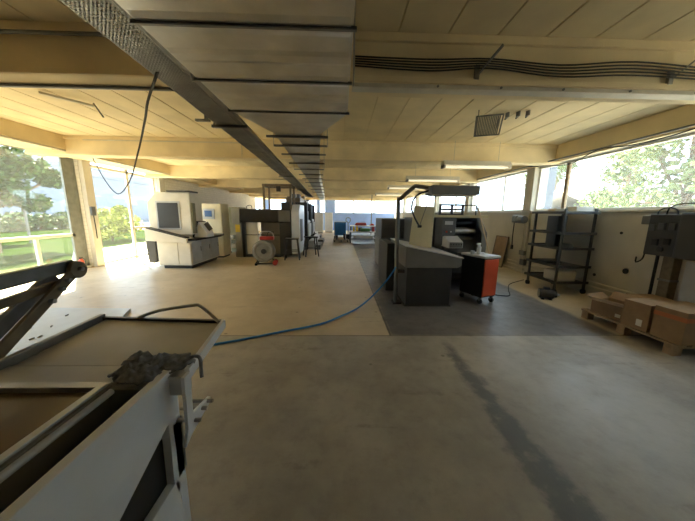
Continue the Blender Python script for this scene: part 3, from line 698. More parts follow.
MB().prism([(9.3, .12), (10.6, .12), (10.6, 1.85), (9.55, 1.85), (9.3, 1.6)], 'x', -1.70, -1.42).build('end_guard', 'white', bevel=.03, **K)
MB().bx((-1.425, 9.5, .55), (-1.40, 9.95, 1.35)).build('guard_window', 'black', bevel=.01, **K)
b = MB()
for x, h in ((-3.3, .10), (-3.0, .14), (-2.85, .08)): b.tube([(x, 9.6, 1.67), (x, 9.6, 1.67+h), (x+.15, 9.6, 1.70+h), (x+.18, 9.6, 1.66)], .012, 6, 3)
b.build('top_handles', 'black', smooth=True, **K)
# further press units behind
def unit(x0, x1, y0, y1, h, label, seed):
    rnd = random.Random(seed)
    t = thing('printing_unit', label, 'press', ((x0+x1)/2, (y0+y1)/2, 0), 0, 'printing units of the left line'); K = dict(parent=t, W=True)
    MB().bx((x0, y0, 0), (x1, y0+.12, h)).build('side_frame', 'darkgrey', bevel=.015, **K); MB().bx((x0, y1-.12, 0), (x1, y1, h)).build('side_frame', 'darkgrey', bevel=.015, **K)
    MB().bx((x0+.05, y0+.12, .1), (x1-.12, y1-.12, h*.82)).build('inner_body', 'slate', **K)
    for k in range(4): MB().cyl((x1-.12, y0+.12, .5+.22*k), (x1-.12, y1-.12, .5+.22*k), .09, 14).build('cylinder', 'steel', smooth=True, **K)
    MB().bx((x0+.2, y0+.05, h), (x1-.3, y1-.2, h+.18)).build('ink_duct', 'armbrown', bevel=.01, **K)
    for k in range(4): x = x0+.25+.2*k; MB().bx((x, y0+.1, h+.18), (x+.12, y0+.5, h+.22+rnd.random()*.15)).build('ink_unit', 'midgrey', **K)
    for k in range(2): MB().bx((x1+.02+.26*k, y0+.05, 0), (x1+.28+.26*k, y1-.05, .38-.19*k)).build('step', 'slate' if k else 'palegrey', bevel=.008, **K)
    MB().bx((x1-.04, y0+.2, .55), (x1+.02, y1-.3, 1.1)).build('guard', 'palegrey', bevel=.01, **K)
unit(-2.5, -1.40, 11.4, 13.0, 2.0, 'printing unit directly behind the dark press with the white end guard', 1)
unit(-2.6, -1.45, 13.8, 15.2, 2.0, 'second printing unit in line behind the dark press', 2)
unit(-2.9, -1.75, 16.2, 17.6, 1.9, 'furthest printing unit of the left line, near the white cabinets', 3)
# two white cabinets near the far wall
for i, (x, y) in enumerate(((-1.72, 21.2), (-.98, 22.3))):
    t = thing('storage_cabinet', ['left one of the two white cabinets near the far wall', 'right one of the two white cabinets, in front of the blue wall'][i], 'cabinet', (x, y, 0))
    MB().bx((-.32, 0, .05), (.32, .5, 1.62)).build('body', 'white', t, .01); MB().bx((-.30, .02, 0), (.30, .48, .05)).build('plinth', 'black', t)
    MB().bx((-.30, -.015, .1), (-.005, 0, 1.58)).build('door', 'white', t, .004); MB().bx((.005, -.015, .1), (.30, 0, 1.58)).build('door', 'white', t, .004)
# reel cart
t = thing('reel_cart', 'grey reel on a small two wheeled cart with a red holder, before the dark press', 'cart', (-2.28, 7.9, 0), radians(8))
MB().ring((0, 0, .42), (0, 1, 0), .27, .07, 36, 12).build('reel', 'reelgrey', t, smooth=True)
MB().cyl((0, -.045, .42), (0, .045, .42), .24, 32).build('reel_side', 'reelgrey', t, smooth=True)
MB().cyl((0, -.07, .42), (0, .07, .42), .075, 20).build('hub', 'black', t, smooth=True)
b = MB(); b.tube([(-.2, .1, .05), (0, .1, .42), (.12, .1, .95), (.30, .1, .98)], .016, 8, 3); b.bar((-.25, 0, .045), (.34, 0, .045), .05, .03); b.bar((0, .08, .42), (.34, .08, .06), .03, .03); b.bar((-.25, .08, .05), (.0, .08, .42), .03, .03); b.build('cart_frame', 'darkgrey', t)
MB().bx((-.10, -.07, .76), (.30, .14, .86)).build('holder', 'darkred', t, .01)
b = MB(); b.tube([(-.1, .0, .86), (-.06, .0, .98), (.1, 0, 1.01), (.25, 0, .98), (.30, 0, .86)], .014, 8, 3); b.build('handle', 'palegrey', t, smooth=True)
for y in (-.09, .16): MB().cyl((.32, y-.02, .075), (.32, y+.02, .075), .075, 16).build('wheel', 'darkred', t, smooth=True)
MB().bx((-.27, -.06, 0), (-.2, .1, .06)).build('foot', 'black', t)
# stools
def stool(loc, rz, label):
    t = thing('work_stool', label, 'stool', loc, rz)
    MB().bx((-.22, -.17, .68), (.22, .17, .72)).build('seat', 'black', t, .01)
    for sx in (-1, 1):
        for sy in (-1, 1): MB().bar((sx*.17, sy*.13, .68), (sx*.24, sy*.2, 0), .03, .03).build('leg', 'darkgrey', t)
    b = MB()
    for s in (-1, 1): b.bar((-.21, s*.165, .3), (.21, s*.165, .3), .02, .02); b.bar((s*.21, -.165, .3), (s*.21, .165, .3), .02, .02)
    b.build('stretcher', 'darkgrey', t); return t
s0 = stool((-1.62, 8.95, 0), .1, 'black stool standing before the white end guard of the press')
dup(s0, (-1.08, 9.7, 0), .35, 'black stool further back beside the white end guard')

# ---------------------------------------------------------------- far middle clutter
t = thing('storage_crate', 'blue box crate near the far wall, left of the cluttered tables', 'crate', (.05, 17.8, 0))
MB().bx((-.42, -.02, .12), (.32, .7, .98)).build('body', 'blue', t, .02); MB().bx((-.46, -.03, .12), (-.42, .7, .98)).build('side_panel', 'midgrey', t); MB().bx((-.44, -.03, .98), (.34, .72, 1.01)).build('lid', 'slate', t, .005)
for x in (-.4, .2): MB().bx((x, 0, 0), (x+.1, .65, .12)).build('runner', 'wood', t)
def table(loc, wx, wy, h, label, m='palegrey', shelf=True):
    t = thing('work_table', label, 'table', loc)
    MB().bx((-wx/2, -wy/2, h-.05), (wx/2, wy/2, h)).build('tabletop', m, t, .006)
    for sx in (-1, 1):
        for sy in (-1, 1): MB().bx((sx*(wx/2-.04)-.03, sy*(wy/2-.04)-.03, 0), (sx*(wx/2-.04)+.03, sy*(wy/2-.04)+.03, h-.05)).build('leg', 'slate', t)
    if shelf: MB().bx((-wx/2+.04, -wy/2+.04, .2), (wx/2-.04, wy/2-.04, .24)).build('lower_shelf', 'slate', t)
    return t
table((1.25, 14.6, 0), 1.5, .9, .62, 'grey work table with yellow and green containers at the far end')
table((1.45, 16.6, 0), 1.7, .9, .85, 'white topped work table at the far end, with red covers', 'white')
o = MB().bx((-.62, -.3, .0), (.40, .4, .16)).build('machine_part', 'palegrey', bevel=.03); o.location = (1.35, 14.55, .24); tag(o, 'grey metal block on the lower shelf of the far work table', 'machine part')
for k, (x, y, m, dx_, dy_, h, lab, nm) in enumerate((
        (.72, 14.4, 'yellow', .10, .10, .22, 'left yellow container on the grey far work table', 'container'), (.90, 14.5, 'yellow', .11, .10, .26, 'right yellow container on the grey far work table', 'container'),
        (1.35, 14.5, 'green', .5, .25, .16, 'long green box on the grey far work table', 'box'), (1.78, 14.45, 'darkred', .14, .2, .26, 'dark red box at the right end of the grey far work table', 'box'),
        (1.1, 14.75, 'slate', .2, .2, .2, 'dark box between the yellow and green containers', 'box'))):
    b = MB().bx((-dx_/2, -dy_/2, 0), (dx_/2, dy_/2, h))
    if nm == 'container': b.cyl((0, 0, h), (0, 0, h+.05), .03, 12)
    o = b.build(nm, m, bevel=.012); o.location = (x, y, .62); tag(o, lab, nm)
for k, (x, m, dx_, h, lab) in enumerate(((1.25, 'darkred', .75, .17, 'long dark red cover on the white far table'), (1.95, 'darkred', .28, .12, 'short dark red bundle at the right end of the white far table'))):
    o = MB().prism([(-dx_/2, 0), (dx_/2, 0), (dx_/2-.06, h), (-dx_/2+.1, h*.9)], 'y', -.2, .25).build('cover', m, bevel=.03); o.location = (x, 16.6, .85); tag(o, lab, 'cover')
t = thing('floor_jack', 'dark pump truck with a hooped handle between the blue crate and the tables', 'pump truck', (.45, 15.9, 0))
MB().bx((-.12, -.15, .05), (.12, .15, .35)).build('pump', 'black', t, .02); MB().bar((-.08, 0, .1), (-.08, .95, .1), .12, .05).build('fork', 'slate', t); MB().bar((.12, 0, .1), (.12, .95, .1), .12, .05).build('fork', 'slate', t)
MB().tube([(0, -.05, .3), (0, -.12, 1.0), (-.12, -.14, 1.12), (-.1, -.15, 1.3), (.1, -.15, 1.3), (.12, -.14, 1.12), (0, -.12, 1.0)], .02, 8, 3).build('handle', 'slate', t, smooth=True)
for x in (-.1, .1): MB().cyl((x-.03, -.1, .08), (x+.03, -.1, .08), .08, 14).build('wheel', 'rubber', t)
t = thing('pallet', 'low pallet with a brown bundle in front of the blue crate', 'pallet', (.1, 14.9, 0))
for k in range(5): MB().bx((-.5, -.36+.17*k, .10), (.35, -.25+.17*k, .125)).build('deck_board', 'midgrey', t)
for x in (-.47, -.1, .25): MB().bx((x, -.36, 0), (x+.09, .43, .10)).build('runner', 'midgrey', t)
o = MB().loft([[(-.3, -.15, 0), (.25, -.2, 0), (.28, .2, 0), (-.3, .2, 0)], [(-.22, -.12, .12), (.2, -.1, .15), (.2, .15, .14), (-.2, .1, .1)]]).build('bundle', 'cardlight', bevel=.02); o.location = (-.05, 14.9, .125); tag(o, 'pale brown bundle on the low pallet at the far end', 'bundle')
for k, (x, y, w_, h) in enumerate(((-.2, 14.8, .14, .22), (.22, 14.85, .12, .3), (-.32, 15.05, .1, .18))):
    o = MB().cyl((0, 0, 0), (0, 0, h), w_/2, 14).cyl((0, 0, h), (0, 0, h+.02), w_/2.4, 14).build('paint_tin', ['slate', 'black', 'midgrey'][k], smooth=True); o.location = (x, y, .125)
    tag(o, ['slate tin on the low far pallet, left of the brown bundle', 'tall black tin on the low far pallet, right of the brown bundle', 'small grey tin at the back of the low far pallet'][k], 'tin')
o = MB().cyl((1.98, 17.2, 0), (1.98, 17.2, ZC), .03, 10).build('vertical_pipe', 'galvdark', smooth=True); tag(o, 'thin dark vertical pipe beside the far tables', 'pipe')

# ---------------------------------------------------------------- right bay: dark cabinet and press
t = thing('dark_cabinet', 'tall dark grey cabinet behind the press desk', 'cabinet', (1.4, 7.9, 0)); K = dict(parent=t, W=True)
MB().bx((1.12, 7.32, .04), (1.45, 8.5, .90)).build('lower_body', 'slate', bevel=.01, **K); MB().bx((1.12, 7.30, .90), (1.95, 8.5, 1.43)).build('upper_body', 'slate', bevel=.012, **K)
MB().bx((1.14, 7.34, 0), (1.43, 8.48, .04)).build('plinth', 'black', **K); MB().bx((1.105, 7.5, .1), (1.12, 8.4, .86)).build('side_door', 'midgrey', bevel=.004, **K)
MB().bx((1.14, 7.285, .92), (1.92, 7.30, 1.40)).build('front_panel', 'slate', bevel=.004, **K)
MB().bx((1.85, 7.35, 0), (1.93, 8.45, .9)).build('leg_panel', 'slate', **K)
MB().bx((1.45, 7.4, .40), (1.85, 8.4, .44)).build('shelf', 'slate', **K)
o = MB().bx((1.5, 7.45, .44), (1.82, 7.9, .66)).build('paper_stack', 'offwhite', bevel=.006); tag(o, 'stack of white paper on the shelf of the tall dark cabinet', 'paper stack')

t = thing('press_console', 'dark press control desk with a grey sloped top and overhead lamp hood', 'console', (1.5, 4.8, 0)); K = dict(parent=t, W=True)
MB().bx((1.12, 4.32, .015), (1.88, 5.6, .68)).build('pedestal', 'darkgrey', bevel=.008, **K)
MB().bx((1.10, 4.31, 0), (1.90, 5.62, .015)).build('plinth', 'black', **K)
MB().prism([(1.08, .68), (1.96, .68), (2.02, .72), (2.02, .84), (1.08, 1.03)], 'y', 4.27, 5.65).build('desk_box', 'midgrey', bevel=.012, **K)
MB().prism([(1.07, 1.033), (2.04, .842), (2.04, .857), (1.07, 1.05)], 'y', 4.25, 5.67).build('desk_top', 'desktop', bevel=.003, **K)
MB().bx((.93, 5.2, .015), (1.10, 6.2, .98)).build('side_unit', 'darkgrey', bevel=.01, **K)
MB().tube([(.985, 4.5, 0), (.975, 4.5, .8), (.965, 4.5, 1.74), (.99, 4.5, 1.80), (1.20, 4.5, 1.99), (1.26, 4.5, 2.01), (1.46, 4.5, 1.99)], .034, 12, 2).build('gantry_pole', 'midgrey', smooth=True, **K)
MB().bx((.93, 4.42, 0), (1.08, 4.58, .03)).build('pole_foot', 'darkgrey', **K)
MB().bx((1.0, 4.47, .55), (1.13, 4.53, .60)).build('pole_clamp', 'darkgrey', **K)
b = MB(); b.bx((1.44, 4.25, 1.87), (2.20, 4.62, 2.01)); b.build('lamp_hood', 'midgrey', bevel=.012, **K)
MB().bx((1.48, 4.28, 1.858), (2.16, 4.58, 1.872)).build('diffuser', 'offwhite', **K)
MB().tube([(1.48, 4.46, 1.95), (1.38, 4.44, 1.92), (1.23, 4.40, 1.85), (1.15, 4.38, 1.65), (1.29, 4.36, 1.37)], .014, 8, 2).build('lamp_arm', 'black', smooth=True, **K)
MB().cyl((1.27, 4.36, 1.36), (1.33, 4.36, 1.36), .022, 12).build('arm_tip', 'black', **K)
MB().tube([(1.30, 4.36, 1.36), (1.40, 4.40, 1.66), (1.50, 4.42, 1.94)], .006, 6, 3).build('arm_cord', 'midgrey', smooth=True, **K)
# tilted beige panel
t = thing('feeder_panel', 'tilted beige panel leaning between the desk and the press', 'panel', (1.5, 4.9, 1.0))
MB().loft([[(1.25, 4.75, 1.02), (1.66, 4.75, .945), (1.66, 4.79, .945), (1.25, 4.79, 1.02)], [(1.38, 5.0, 1.71), (1.76, 5.0, 1.70), (1.76, 5.04, 1.70), (1.38, 5.04, 1.71)]]).build('board', 'panelbeige', t, .005, W=True)
b = MB(); b.bar((1.42, 5.02, 1.6), (1.42, 5.30, .96), .03, .03); b.bar((1.70, 5.02, 1.6), (1.70, 5.30, .90), .03, .03); b.build('prop', 'galvdark', t, W=True)

t = thing('printing_press', 'dark printing press with rollers and a black top guard rail, right of the aisle', 'press', (2.4, 6, 0)); K = dict(parent=t, W=True)
MB().bx((2.06, 5.3, 0), (2.32, 7.4, 1.50)).build('left_frame', 'slate', bevel=.02, **K)
MB().prism([(5.3, 0), (7.4, 0), (7.4, 1.5), (5.6, 1.5), (5.3, 1.2)], 'x', 2.86, 2.98).build('right_frame', 'midgrey', bevel=.02, **K)
MB().bx((2.32, 5.85, .1), (2.86, 7.3, 1.45)).build('inner_body', 'darkgrey', **K)
for (y, z, r, m) in ((5.62, 1.22, .075, 'steel'), (5.68, 1.38, .06, 'black'), (5.7, 1.05, .08, 'slate'), (5.55, .60, .09, 'black')):
    MB().cyl((2.32, y, z), (2.86, y, z), r, 20).build('roller', m, smooth=True, **K)
MB().prism([(5.40, .78), (5.62, 1.02), (5.66, 1.12), (5.70, 1.12), (5.70, .78)], 'x', 2.34, 2.84).build('safety_guard', 'slate', bevel=.01, **K)
MB().bx((2.34, 5.36, .35), (2.84, 5.7, .74)).build('lower_guard', 'darkgrey', bevel=.01, **K)
MB().bx((1.72, 5.75, .0), (2.06, 7.2, 1.48)).build('drive_cover', 'slate', bevel=.02, **K)
d = MB().bx((2.03, 5.27, .95), (2.30, 5.30, 1.48)).build('control_panel', 'slate', bevel=.006, **K)
MB().bx((2.08, 5.262, 1.36), (2.24, 5.27, 1.43)).build('display', 'palegrey', d, W=True); MB().cyl((2.12, 5.27, 1.22), (2.12, 5.255, 1.22), .02, 12).build('stop_button', 'red', d, W=True)
MB().cyl((2.21, 5.27, 1.22), (2.21, 5.258, 1.22), .014, 12).build('start_button', 'palegrey', d, W=True)
MB().bx((1.90, 5.3, 1.50), (2.96, 7.3, 1.55)).build('top_rail', 'panelbeige', bevel=.006, **K)
b = MB()
for z in (1.56, 1.66, 1.75): b.bx((2.0, 5.36, z-.018), (2.48, 5.40, z+.018))
for x in (2.0, 2.24, 2.46): b.bx((x-.022, 5.36, 1.55), (x+.022, 5.40, 1.768))
b.bx((2.46, 5.36, 1.735), (2.74, 5.38, 1.755)); b.bx((2.72, 5.36, 1.55), (2.74, 5.38, 1.755)); b.build('top_guard_rail', 'black', bevel=.004, **K)
MB().tube([(2.74, 5.38, 1.74), (2.78, 5.36, 1.60)], .012, 8, 1).build('rail_end', 'pipe', **K)
b = MB(); b.prism([(4.95, .93), (5.3, .93), (5.3, 1.12), (5.2, 1.14), (4.95, 1.05)], 'x', 2.05, 2.33); b.build('switch_box', 'desktop', bevel=.008, **K)
d = MB().bx((2.07, 4.935, .94), (2.31, 4.95, 1.04)).build('switch_panel', 'midgrey', **K)
for k in range(5): MB().cyl((2.09+.05*k, 4.937, 1.0), (2.09+.05*k, 4.925, 1.0), .012, 10).build('switch', 'black', d, W=True)
MB().bx((2.1, 5.05, .6), (2.28, 5.3, .93)).build('switch_bracket', 'slate', **K)
MB().bx((2.98, 5.8, .1), (3.12, 7.2, 1.25)).build('side_cover', 'midgrey', bevel=.02, **K)
# tool cabinet
RZ = radians(20)
t = thing('tool_cabinet', 'black tool cabinet with a red front door on casters, before the press', 'cabinet', (2.54, 4.70, 0), RZ)
MB().bx((-.17, -.25, .12), (.17, .24, .82)).build('body', 'black', t, .008)
MB().bx((-.155, -.268, .14), (.165, -.25, .80)).build('door', 'red', t, .006)
MB().bx((-.19, -.28, .82), (.19, .26, .86)).build('tray_top', 'palegrey', t, .008)
for x in (-.14, .14):
    for y in (-.21, .2):
        c_ = MB().cyl((x-.016, y, .045), (x+.016, y, .045), .045, 16).build('caster', 'rubber', t, smooth=True); MB().bx((x-.022, y-.02, .06), (x+.022, y+.02, .12)).build('fork', 'galvdark', c_)
def onc(x, y, z=.86):
    v = Matrix.Rotation(RZ, 3, 'Z') @ Vector((x, y, 0)); return (2.54+v.x, 4.70+v.y, z)
t = thing('spray_bottle', 'white spray bottle standing on the red fronted tool cabinet', 'bottle', onc(-.06, -.02), .5)
MB().cyl((0, 0, 0), (0, 0, .13), .038, 18).cyl((0, 0, .13), (0, 0, .17), .038, 18, .016).build('bottle_body', 'white', t, smooth=True); MB().bx((-.07, -.015, .17), (.03, .015, .205)).build('nozzle', 'white', t, .005); MB().bar((-.03, 0, .17), (-.05, 0, .12), .014, .012).build('trigger', 'palegrey', t)
o = MB().cyl((0, 0, 0), (0, 0, .06), .035, 16).build('jar', 'palegrey', smooth=True); o.location = onc(-.13, .05); tag(o, 'small grey jar left of the spray bottle on the tool cabinet', 'jar')
o = MB().prism([(-.12, -.03), (.10, -.05), (.12, .03), (-.10, .05)], 'z', 0, .012).build('wipe_cloth', 'white', bevel=.004); o.location = onc(.07, .10); tag(o, 'folded white cloth behind the spray bottle on the tool cabinet', 'cloth')
o = MB().cyl((2.72, 4.72, .865), (2.76, 5.345, 1.70), .011, 8).build('wooden_stick', 'cardlight', smooth=True); tag(o, 'thin pale stick leaning from the tool cabinet to the press rail', 'stick')
# blue hose
hp_ = [(-1.85, 2.78, .014), (-1.57, 2.91, .014), (-1.22, 3.06, .014), (-.78, 3.28, .014), (-.28, 3.53, .014), (.02, 3.83, .016), (.28, 4.12, .03), (.53, 4.40, .12), (.76, 4.44, .36), (.90, 4.44, .56), (.955, 4.44, .66)]
wire('air_hose', hp_, .014, 'hose', 'blue hose across the floor from the near machine to the press desk', 'hose')
wire('power_cable', [(3.0, 5.0, .008), (3.3, 4.9, .008), (3.55, 5.3, .008), (3.9, 5.8, .008), (4.5, 6.2, .008)], .008, 'rubber', 'black cable on the floor between the press and the wall', 'cable')

# ---------------------------------------------------------------- right wall things
t = thing('wall_motor_box', 'grey rounded control box on the right wall with a hanging cord', 'control box', (4.9, 7.2, 1.3))
MB().bx((4.82, 7.22, 1.36), (5.05, 7.46, 1.57)).build('housing', 'midgrey', t, .04, W=True); MB().cyl((4.90, 7.02, 1.45), (4.90, 7.22, 1.45), .10, 20).build('motor', 'midgrey', t, W=True, smooth=True)
MB().bx((4.90, 7.05, 1.38), (5.0, 7.3, 1.5)).build('back_plate', 'galvdark', t, W=True)
MB().tube([(4.86, 7.36, 1.36), (4.87, 7.38, 1.0), (4.87, 7.36, .72)], .012, 8, 3).build('cord', 'rubber', t, W=True); MB().bx((4.845, 7.33, .62), (4.895, 7.39, .74)).build('pendant_switch', 'black', t, .008, W=True)
t = thing('wall_conduit', 'pair of pale conduits running down the column below the grey control box', 'conduit', (4.98, 7.0, .3))
for y in (6.97, 7.09): MB().cyl((4.975, y, .3), (4.975, y, 1.38), .018, 10).build('pipe', 'pipe', t, W=True, smooth=True)
MB().bx((4.93, 6.93, .50), (5.0, 7.13, .62)).build('junction_box', 'midgrey', t, .006, W=True)
MB().bx((4.90, 6.86, .24), (5.0, 7.02, .40)).build('valve_box', 'slate', t, .01, W=True)
t = thing('leaning_board', 'brown framed board leaning against the right wall', 'board', (4.9, 8.0, 0))
MB().loft([[(4.88, 7.75, .015), (4.88, 8.35, .015), (4.90, 8.35, .015), (4.90, 7.75, .015)], [(5.0, 7.75, .92), (5.0, 8.35, .92), (5.02, 8.35, .92), (5.02, 7.75, .92)]]).build('sheet', 'card', t, W=True)
b = MB(); b.bar((4.885, 7.75, .015), (5.0, 7.75, .92), .03, .03); b.bar((4.885, 8.35, .015), (5.0, 8.35, .92), .03, .03); b.bar((5.0, 7.75, .92), (5.0, 8.35, .92), .03, .03); b.bar((4.885, 7.75, .015), (4.885, 8.35, .015), .03, .03); b.build('board_frame', 'armbrown', t, W=True)
for i, (z, x, y0, y1) in enumerate(((.26, 5.02, 2.2, 7.7), (.17, 5.02, 2.2, 7.7), (.05, 5.02, 5.9, 12.0))):
    o = MB().cyl((x, y0, z), (x, y1, z), .025, 12).build('wall_pipe', 'pipe', smooth=True); tag(o, ['upper pale pipe along the foot of the right wall', 'middle pale pipe along the foot of the right wall', 'lowest pale pipe at the floor along the right wall'][i], 'pipe')
for i, (y, z, r) in enumerate(((4.64, 1.27, .025), (4.45, .61, .05), (5.0, .42, .03))):
    o = MB().cyl((5.045, y, z), (5.035, y, z), r, 10).build('wall_plug', 'black'); tag(o, ['small dark plug high on the right wall by the electrical cabinet', 'larger dark plug low on the right wall above the pallet', 'dark plug low on the right wall behind the rack'][i], 'plug')

# rack
t = thing('shelving_rack', 'dusty metal rack on casters against the right wall below the windows', 'rack', (4.64, 5.45, 0)); K = dict(parent=t, W=True)
ya, yb, x0, x1 = 5.08, 5.85, 4.34, 4.94
for x in (x0, x1):
    for y in (ya, yb):
        MB().bx((x-.018, y-.018, .10), (x+.018, y+.018, 1.70 if x == x1 or y == ya else 1.62)).build('post', 'shelfmetal', **K)
        c_ = MB().cyl((x-.02, y, .05), (x+.02, y, .05), .05, 14).build('caster', 'rubber', smooth=True, **K)
for z in (1.60, 1.20, .90, .54, .22):
    b = MB(); b.bx((x0-.05, ya-.06, z), (x1+.02, yb+.05, z+.02)); b.bx((x0-.06, ya-.06, z), (x0-.045, yb+.05, z+.05)); b.bx((x0-.06, ya-.075, z), (x1+.02, ya-.06, z+.05)); b.bx((x0-.06, yb+.05, z), (x1+.02, yb+.065, z+.05))
    b.build('shelf', 'shelfmetal', bevel=.003, **K)
def item(nm, mn, mx, m, label, cat, bevel=.01):
    c_ = [(mn[i]+mx[i])/2 for i in range(3)]; c_[2] = mn[2]
    o = MB().bx([mn[i]-c_[i] for i in range(3)], [mx[i]-c_[i] for i in range(3)]).build(nm, m, bevel=bevel); o.location = c_; return tag(o, label, cat)
item('white_box', (4.56, 5.10, 1.62), (4.90, 5.32, 1.74), 'offwhite', 'white box on the top shelf of the metal rack', 'box')
item('dark_case', (4.60, 5.55, .92), (4.78, 5.82, 1.18), 'slate', 'dark case standing on the middle shelf of the rack', 'case')
item('dark_case', (4.58, 5.52, 1.22), (4.78, 5.82, 1.56), 'slate', 'dark case standing on the second shelf of the rack', 'case')
item('metal_plate', (4.34, 5.10, 1.22), (4.54, 5.42, 1.235), 'palegrey', 'shiny flat plate on the second shelf of the rack', 'plate', .003)
item('plastic_tub', (4.38, 5.12, .24), (4.80, 5.48, .46), 'offwhite', 'white tub on the bottom shelf of the rack', 'tub', .03)
item('tool_roll', (4.40, 5.45, .56), (4.75, 5.75, .60), 'slate', 'dark flat roll on the fourth shelf of the rack', 'tool roll')
for k, (y, z) in enumerate(((5.50, 1.62), (5.70, 1.62), (5.25, .92))):
    o = MB().cyl((0, -.11, .045), (0, .11, .045), .045, 14).build('paper_roll', ['palegrey', 'cardlight', 'midgrey'][k], smooth=True); o.location = (4.6, y, z)
    tag(o, ['pale roll in the middle of the rack top shelf', 'brown roll at the far end of the rack top shelf', 'grey roll on the middle shelf of the rack'][k], 'roll')
t = thing('electric_motor', 'dark electric motor on the floor in front of the rack', 'motor', (3.93, 4.76, 0), radians(65))
MB().cyl((0, -.13, .13), (0, .16, .13), .115, 22).build('casing', 'black', t, smooth=True); MB().cyl((0, -.2, .13), (0, -.13, .13), .075, 20).build('end_cover', 'darkgrey', t, smooth=True); MB().cyl((0, -.27, .13), (0, -.2, .13), .02, 10).build('shaft', 'steel', t)
b = MB(); b.bx((-.12, -.1, 0), (.12, -.04, .05)); b.bx((-.12, .06, 0), (.12, .12, .05)); b.build('foot', 'darkgrey', t); MB().bx((-.05, -.05, .23), (.05, .07, .29)).build('terminal_box', 'slate', t, .006)

t.scale = (.78, .78, .78)

# pallet with cartons
t = thing('pallet', 'wooden pallet with cartons at the foot of the right wall', 'pallet', (4.3, 3.3, 0)); K = dict(parent=t, W=True)
for k in range(6): x = 3.78+.178*k; MB().bx((x, 2.66, .115), (x+.11, 3.86, .135)).build('deck_board', 'wood', **K)
for y in (2.68, 3.21, 3.74): MB().bx((3.78, y, .09), (4.78, y+.10, .115)).build('bearer', 'wood', **K)
for y in (2.68, 3.21, 3.74):
    for x in (3.78, 4.23, 4.68): MB().bx((x, y, 0), (x+.10, y+.10, .09)).build('block', 'wood', **K)
def carton(loc, d, rz, label, openf=False, tape=False):
    t = thing('carton', label, 'box', loc, rz); X, Y, Z = d
    b = MB(); tk = .008
    b.bx((-X/2, -Y/2, 0), (X/2, Y/2, tk)); b.bx((-X/2, -Y/2, 0), (-X/2+tk, Y/2, Z)); b.bx((X/2-tk, -Y/2, 0), (X/2, Y/2, Z)); b.bx((-X/2, -Y/2, 0), (X/2, -Y/2+tk, Z)); b.bx((-X/2, Y/2-tk, 0), (X/2, Y/2, Z))
    b.build('body', 'card', t)
    if openf:
        b = MB(); b.bar((-X/2, 0, Z), (-X/2-.11, 0, Z+.07), Y, .008, (0, 0, 1)); b.build('flap', 'cardlight', t)
        b = MB(); b.bar((X/2, 0, Z), (X/2+.10, 0, Z+.09), Y, .008, (0, 0, 1)); b.build('flap', 'card', t)
        b = MB(); b.bar((0, Y/2, Z), (0, Y/2+.09, Z+.06), X, .008); b.build('flap', 'card', t)
    else:
        MB().bx((-X/2, -Y/2, Z), (X/2, -.002, Z+.008)).build('flap', 'card', t); MB().bx((-X/2, .002, Z), (X/2, Y/2, Z+.008)).build('flap', 'card', t)
    if tape: MB().bx((-X/2-.003, -Y/2-.003, Z*.72), (X/2+.003, Y/2+.003, Z*.86)).build('tape_band', 'tape', t)
    else: MB().bx((-X/2-.002, -Y/2+.06, Z*.15), (-X/2, -Y/2+.12, Z*.4)).build('paper_label', 'offwhite', t)
carton((4.03, 3.58, .135), (.36, .42, .19), .25, 'open low carton with a raised pale flap on the pallet', True)
carton((4.62, 3.64, .135), (.38, .40, .24), -.1, 'brown carton against the wall, behind the open carton')
carton((3.97, 3.16, .135), (.34, .28, .34), .12, 'square brown carton with a small label, middle of the pallet')
carton((4.46, 3.10, .135), (.40, .42, .30), -.05, 'brown carton behind the square labelled one on the pallet')
carton((4.02, 2.82, .135), (.40, .30, .37), .04, 'carton with orange tape at the near end of the pallet', False, True)
t = thing('cable_drum', 'dark wheel shaped drum on the floor beside the orange taped carton', 'drum', (4.2, 2.36, 0), .5)
MB().ring((0, 0, .24), (1, 0, .25), .18, .05, 28, 10).build('rim', 'rubber', t, smooth=True); MB().cyl((-.03, 0, .232), (.03, 0, .248), .16, 24).build('disc', 'slate', t, smooth=True)

# electrical cabinet
t = thing('electrical_cabinet', 'dark grey electrical cabinet on the right wall with looping cables', 'electrical cabinet', (4.95, 3.8, 1.3)); K = dict(parent=t, W=True)
MB().bx((4.82, 3.66, .98), (5.05, 4.06, 1.60)).build('enclosure', 'darkgrey', bevel=.01, **K)
MB().bx((4.76, 3.20, .98), (5.05, 3.64, 1.62)).build('enclosure', 'darkgrey', bevel=.012, **K)
MB().bx((4.745, 3.23, 1.0), (4.76, 3.61, 1.60)).build('door', 'darkgrey', bevel=.005, **K)
for y, z in ((3.74, 1.42), (3.87, 1.42), (3.99, 1.40), (3.77, 1.2), (3.92, 1.18)): MB().bx((4.795, y-.04, z-.05), (4.82, y+.04, z+.05)).build('breaker', 'slate' if z > 1.3 else 'black', bevel=.004, **K)
MB().cyl((4.80, 3.84, 1.08), (4.82, 3.84, 1.08), .04, 16).build('rotary_switch', 'black', **K)
MB().bx((4.90, 4.08, 1.44), (5.05, 4.24, 1.58)).build('meter', 'midgrey', bevel=.01, **K)
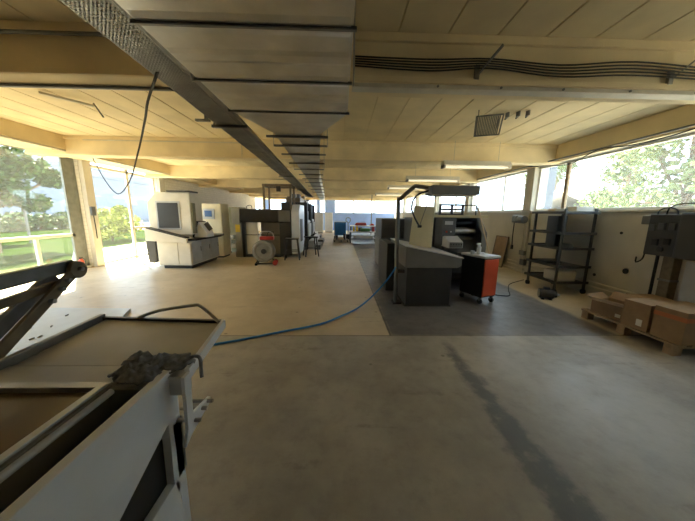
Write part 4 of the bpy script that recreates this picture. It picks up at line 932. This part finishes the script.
for (a, b_, h) in ((3.92, 3.45, .17), (4.03, 3.78, .11)): MB().tube([(4.9, (a+b_)/2+(a-b_)/2*cos(pi*i/10), 1.585+h*sin(pi*i/10)**.6) for i in range(11)], .010, 8, 3).build('cable_loop', 'rubber', smooth=True, **K)
MB().tube([(4.9, 4.1, .98), (4.9, 4.12, .88), (4.9, 4.2, .82), (4.95, 4.25, .9)], .010, 8, 3).build('cable_loop', 'rubber', smooth=True, **K)
t = thing('cable_duct', 'rust brown vertical cable duct below the electrical cabinet', 'cable duct', (4.97, 3.8, .3)); MB().bx((4.92, 3.72, .29), (5.05, 3.86, .98)).build('cover', 'armbrown', t, .005, W=True); MB().bx((4.91, 3.71, .6), (5.05, 3.87, .63)).build('strap', 'galvdark', t, W=True)
o = MB().cyl((4.98, 3.98, .29), (4.98, 3.98, .98), .02, 10).build('drop_cable', 'rubber', smooth=True); tag(o, 'black vertical cable left of the rust brown cable duct', 'cable')
item('wall_panel', (5.0, 3.28, .30), (5.05, 3.64, .93), 'palegrey', 'pale panel on the right wall below the dark electrical cabinet', 'panel', .004)
# fittings on the left column
t = thing('wall_intercom', 'small dark box with a cord on the pale column between the left windows', 'intercom', (-6.7, 7.45, 1.5))
MB().bx((-6.72, 7.40, 1.42), (-6.66, 7.52, 1.66)).build('box', 'slate', t, .008, W=True); MB().tube([(-6.69, 7.46, 1.42), (-6.68, 7.46, 1.1), (-6.69, 7.47, .8)], .012, 8, 3).build('cord', 'rubber', t, W=True)
t = thing('fire_extinguisher', 'red fire extinguisher at the foot of the column between the left windows', 'fire extinguisher', (-6.62, 6.85, 0)); t.scale = (.7, .7, .7)
MB().cyl((0, 0, 0), (0, 0, .42), .075, 20).cyl((0, 0, .42), (0, 0, .48), .075, 20, .03).build('cylinder', 'red', t, smooth=True); MB().bx((-.02, -.06, .48), (.02, .05, .54)).build('valve', 'black', t, .004); MB().tube([(0, .04, .5), (.07, .06, .45), (.085, .03, .2)], .012, 8, 3).build('discharge_hose', 'black', t)
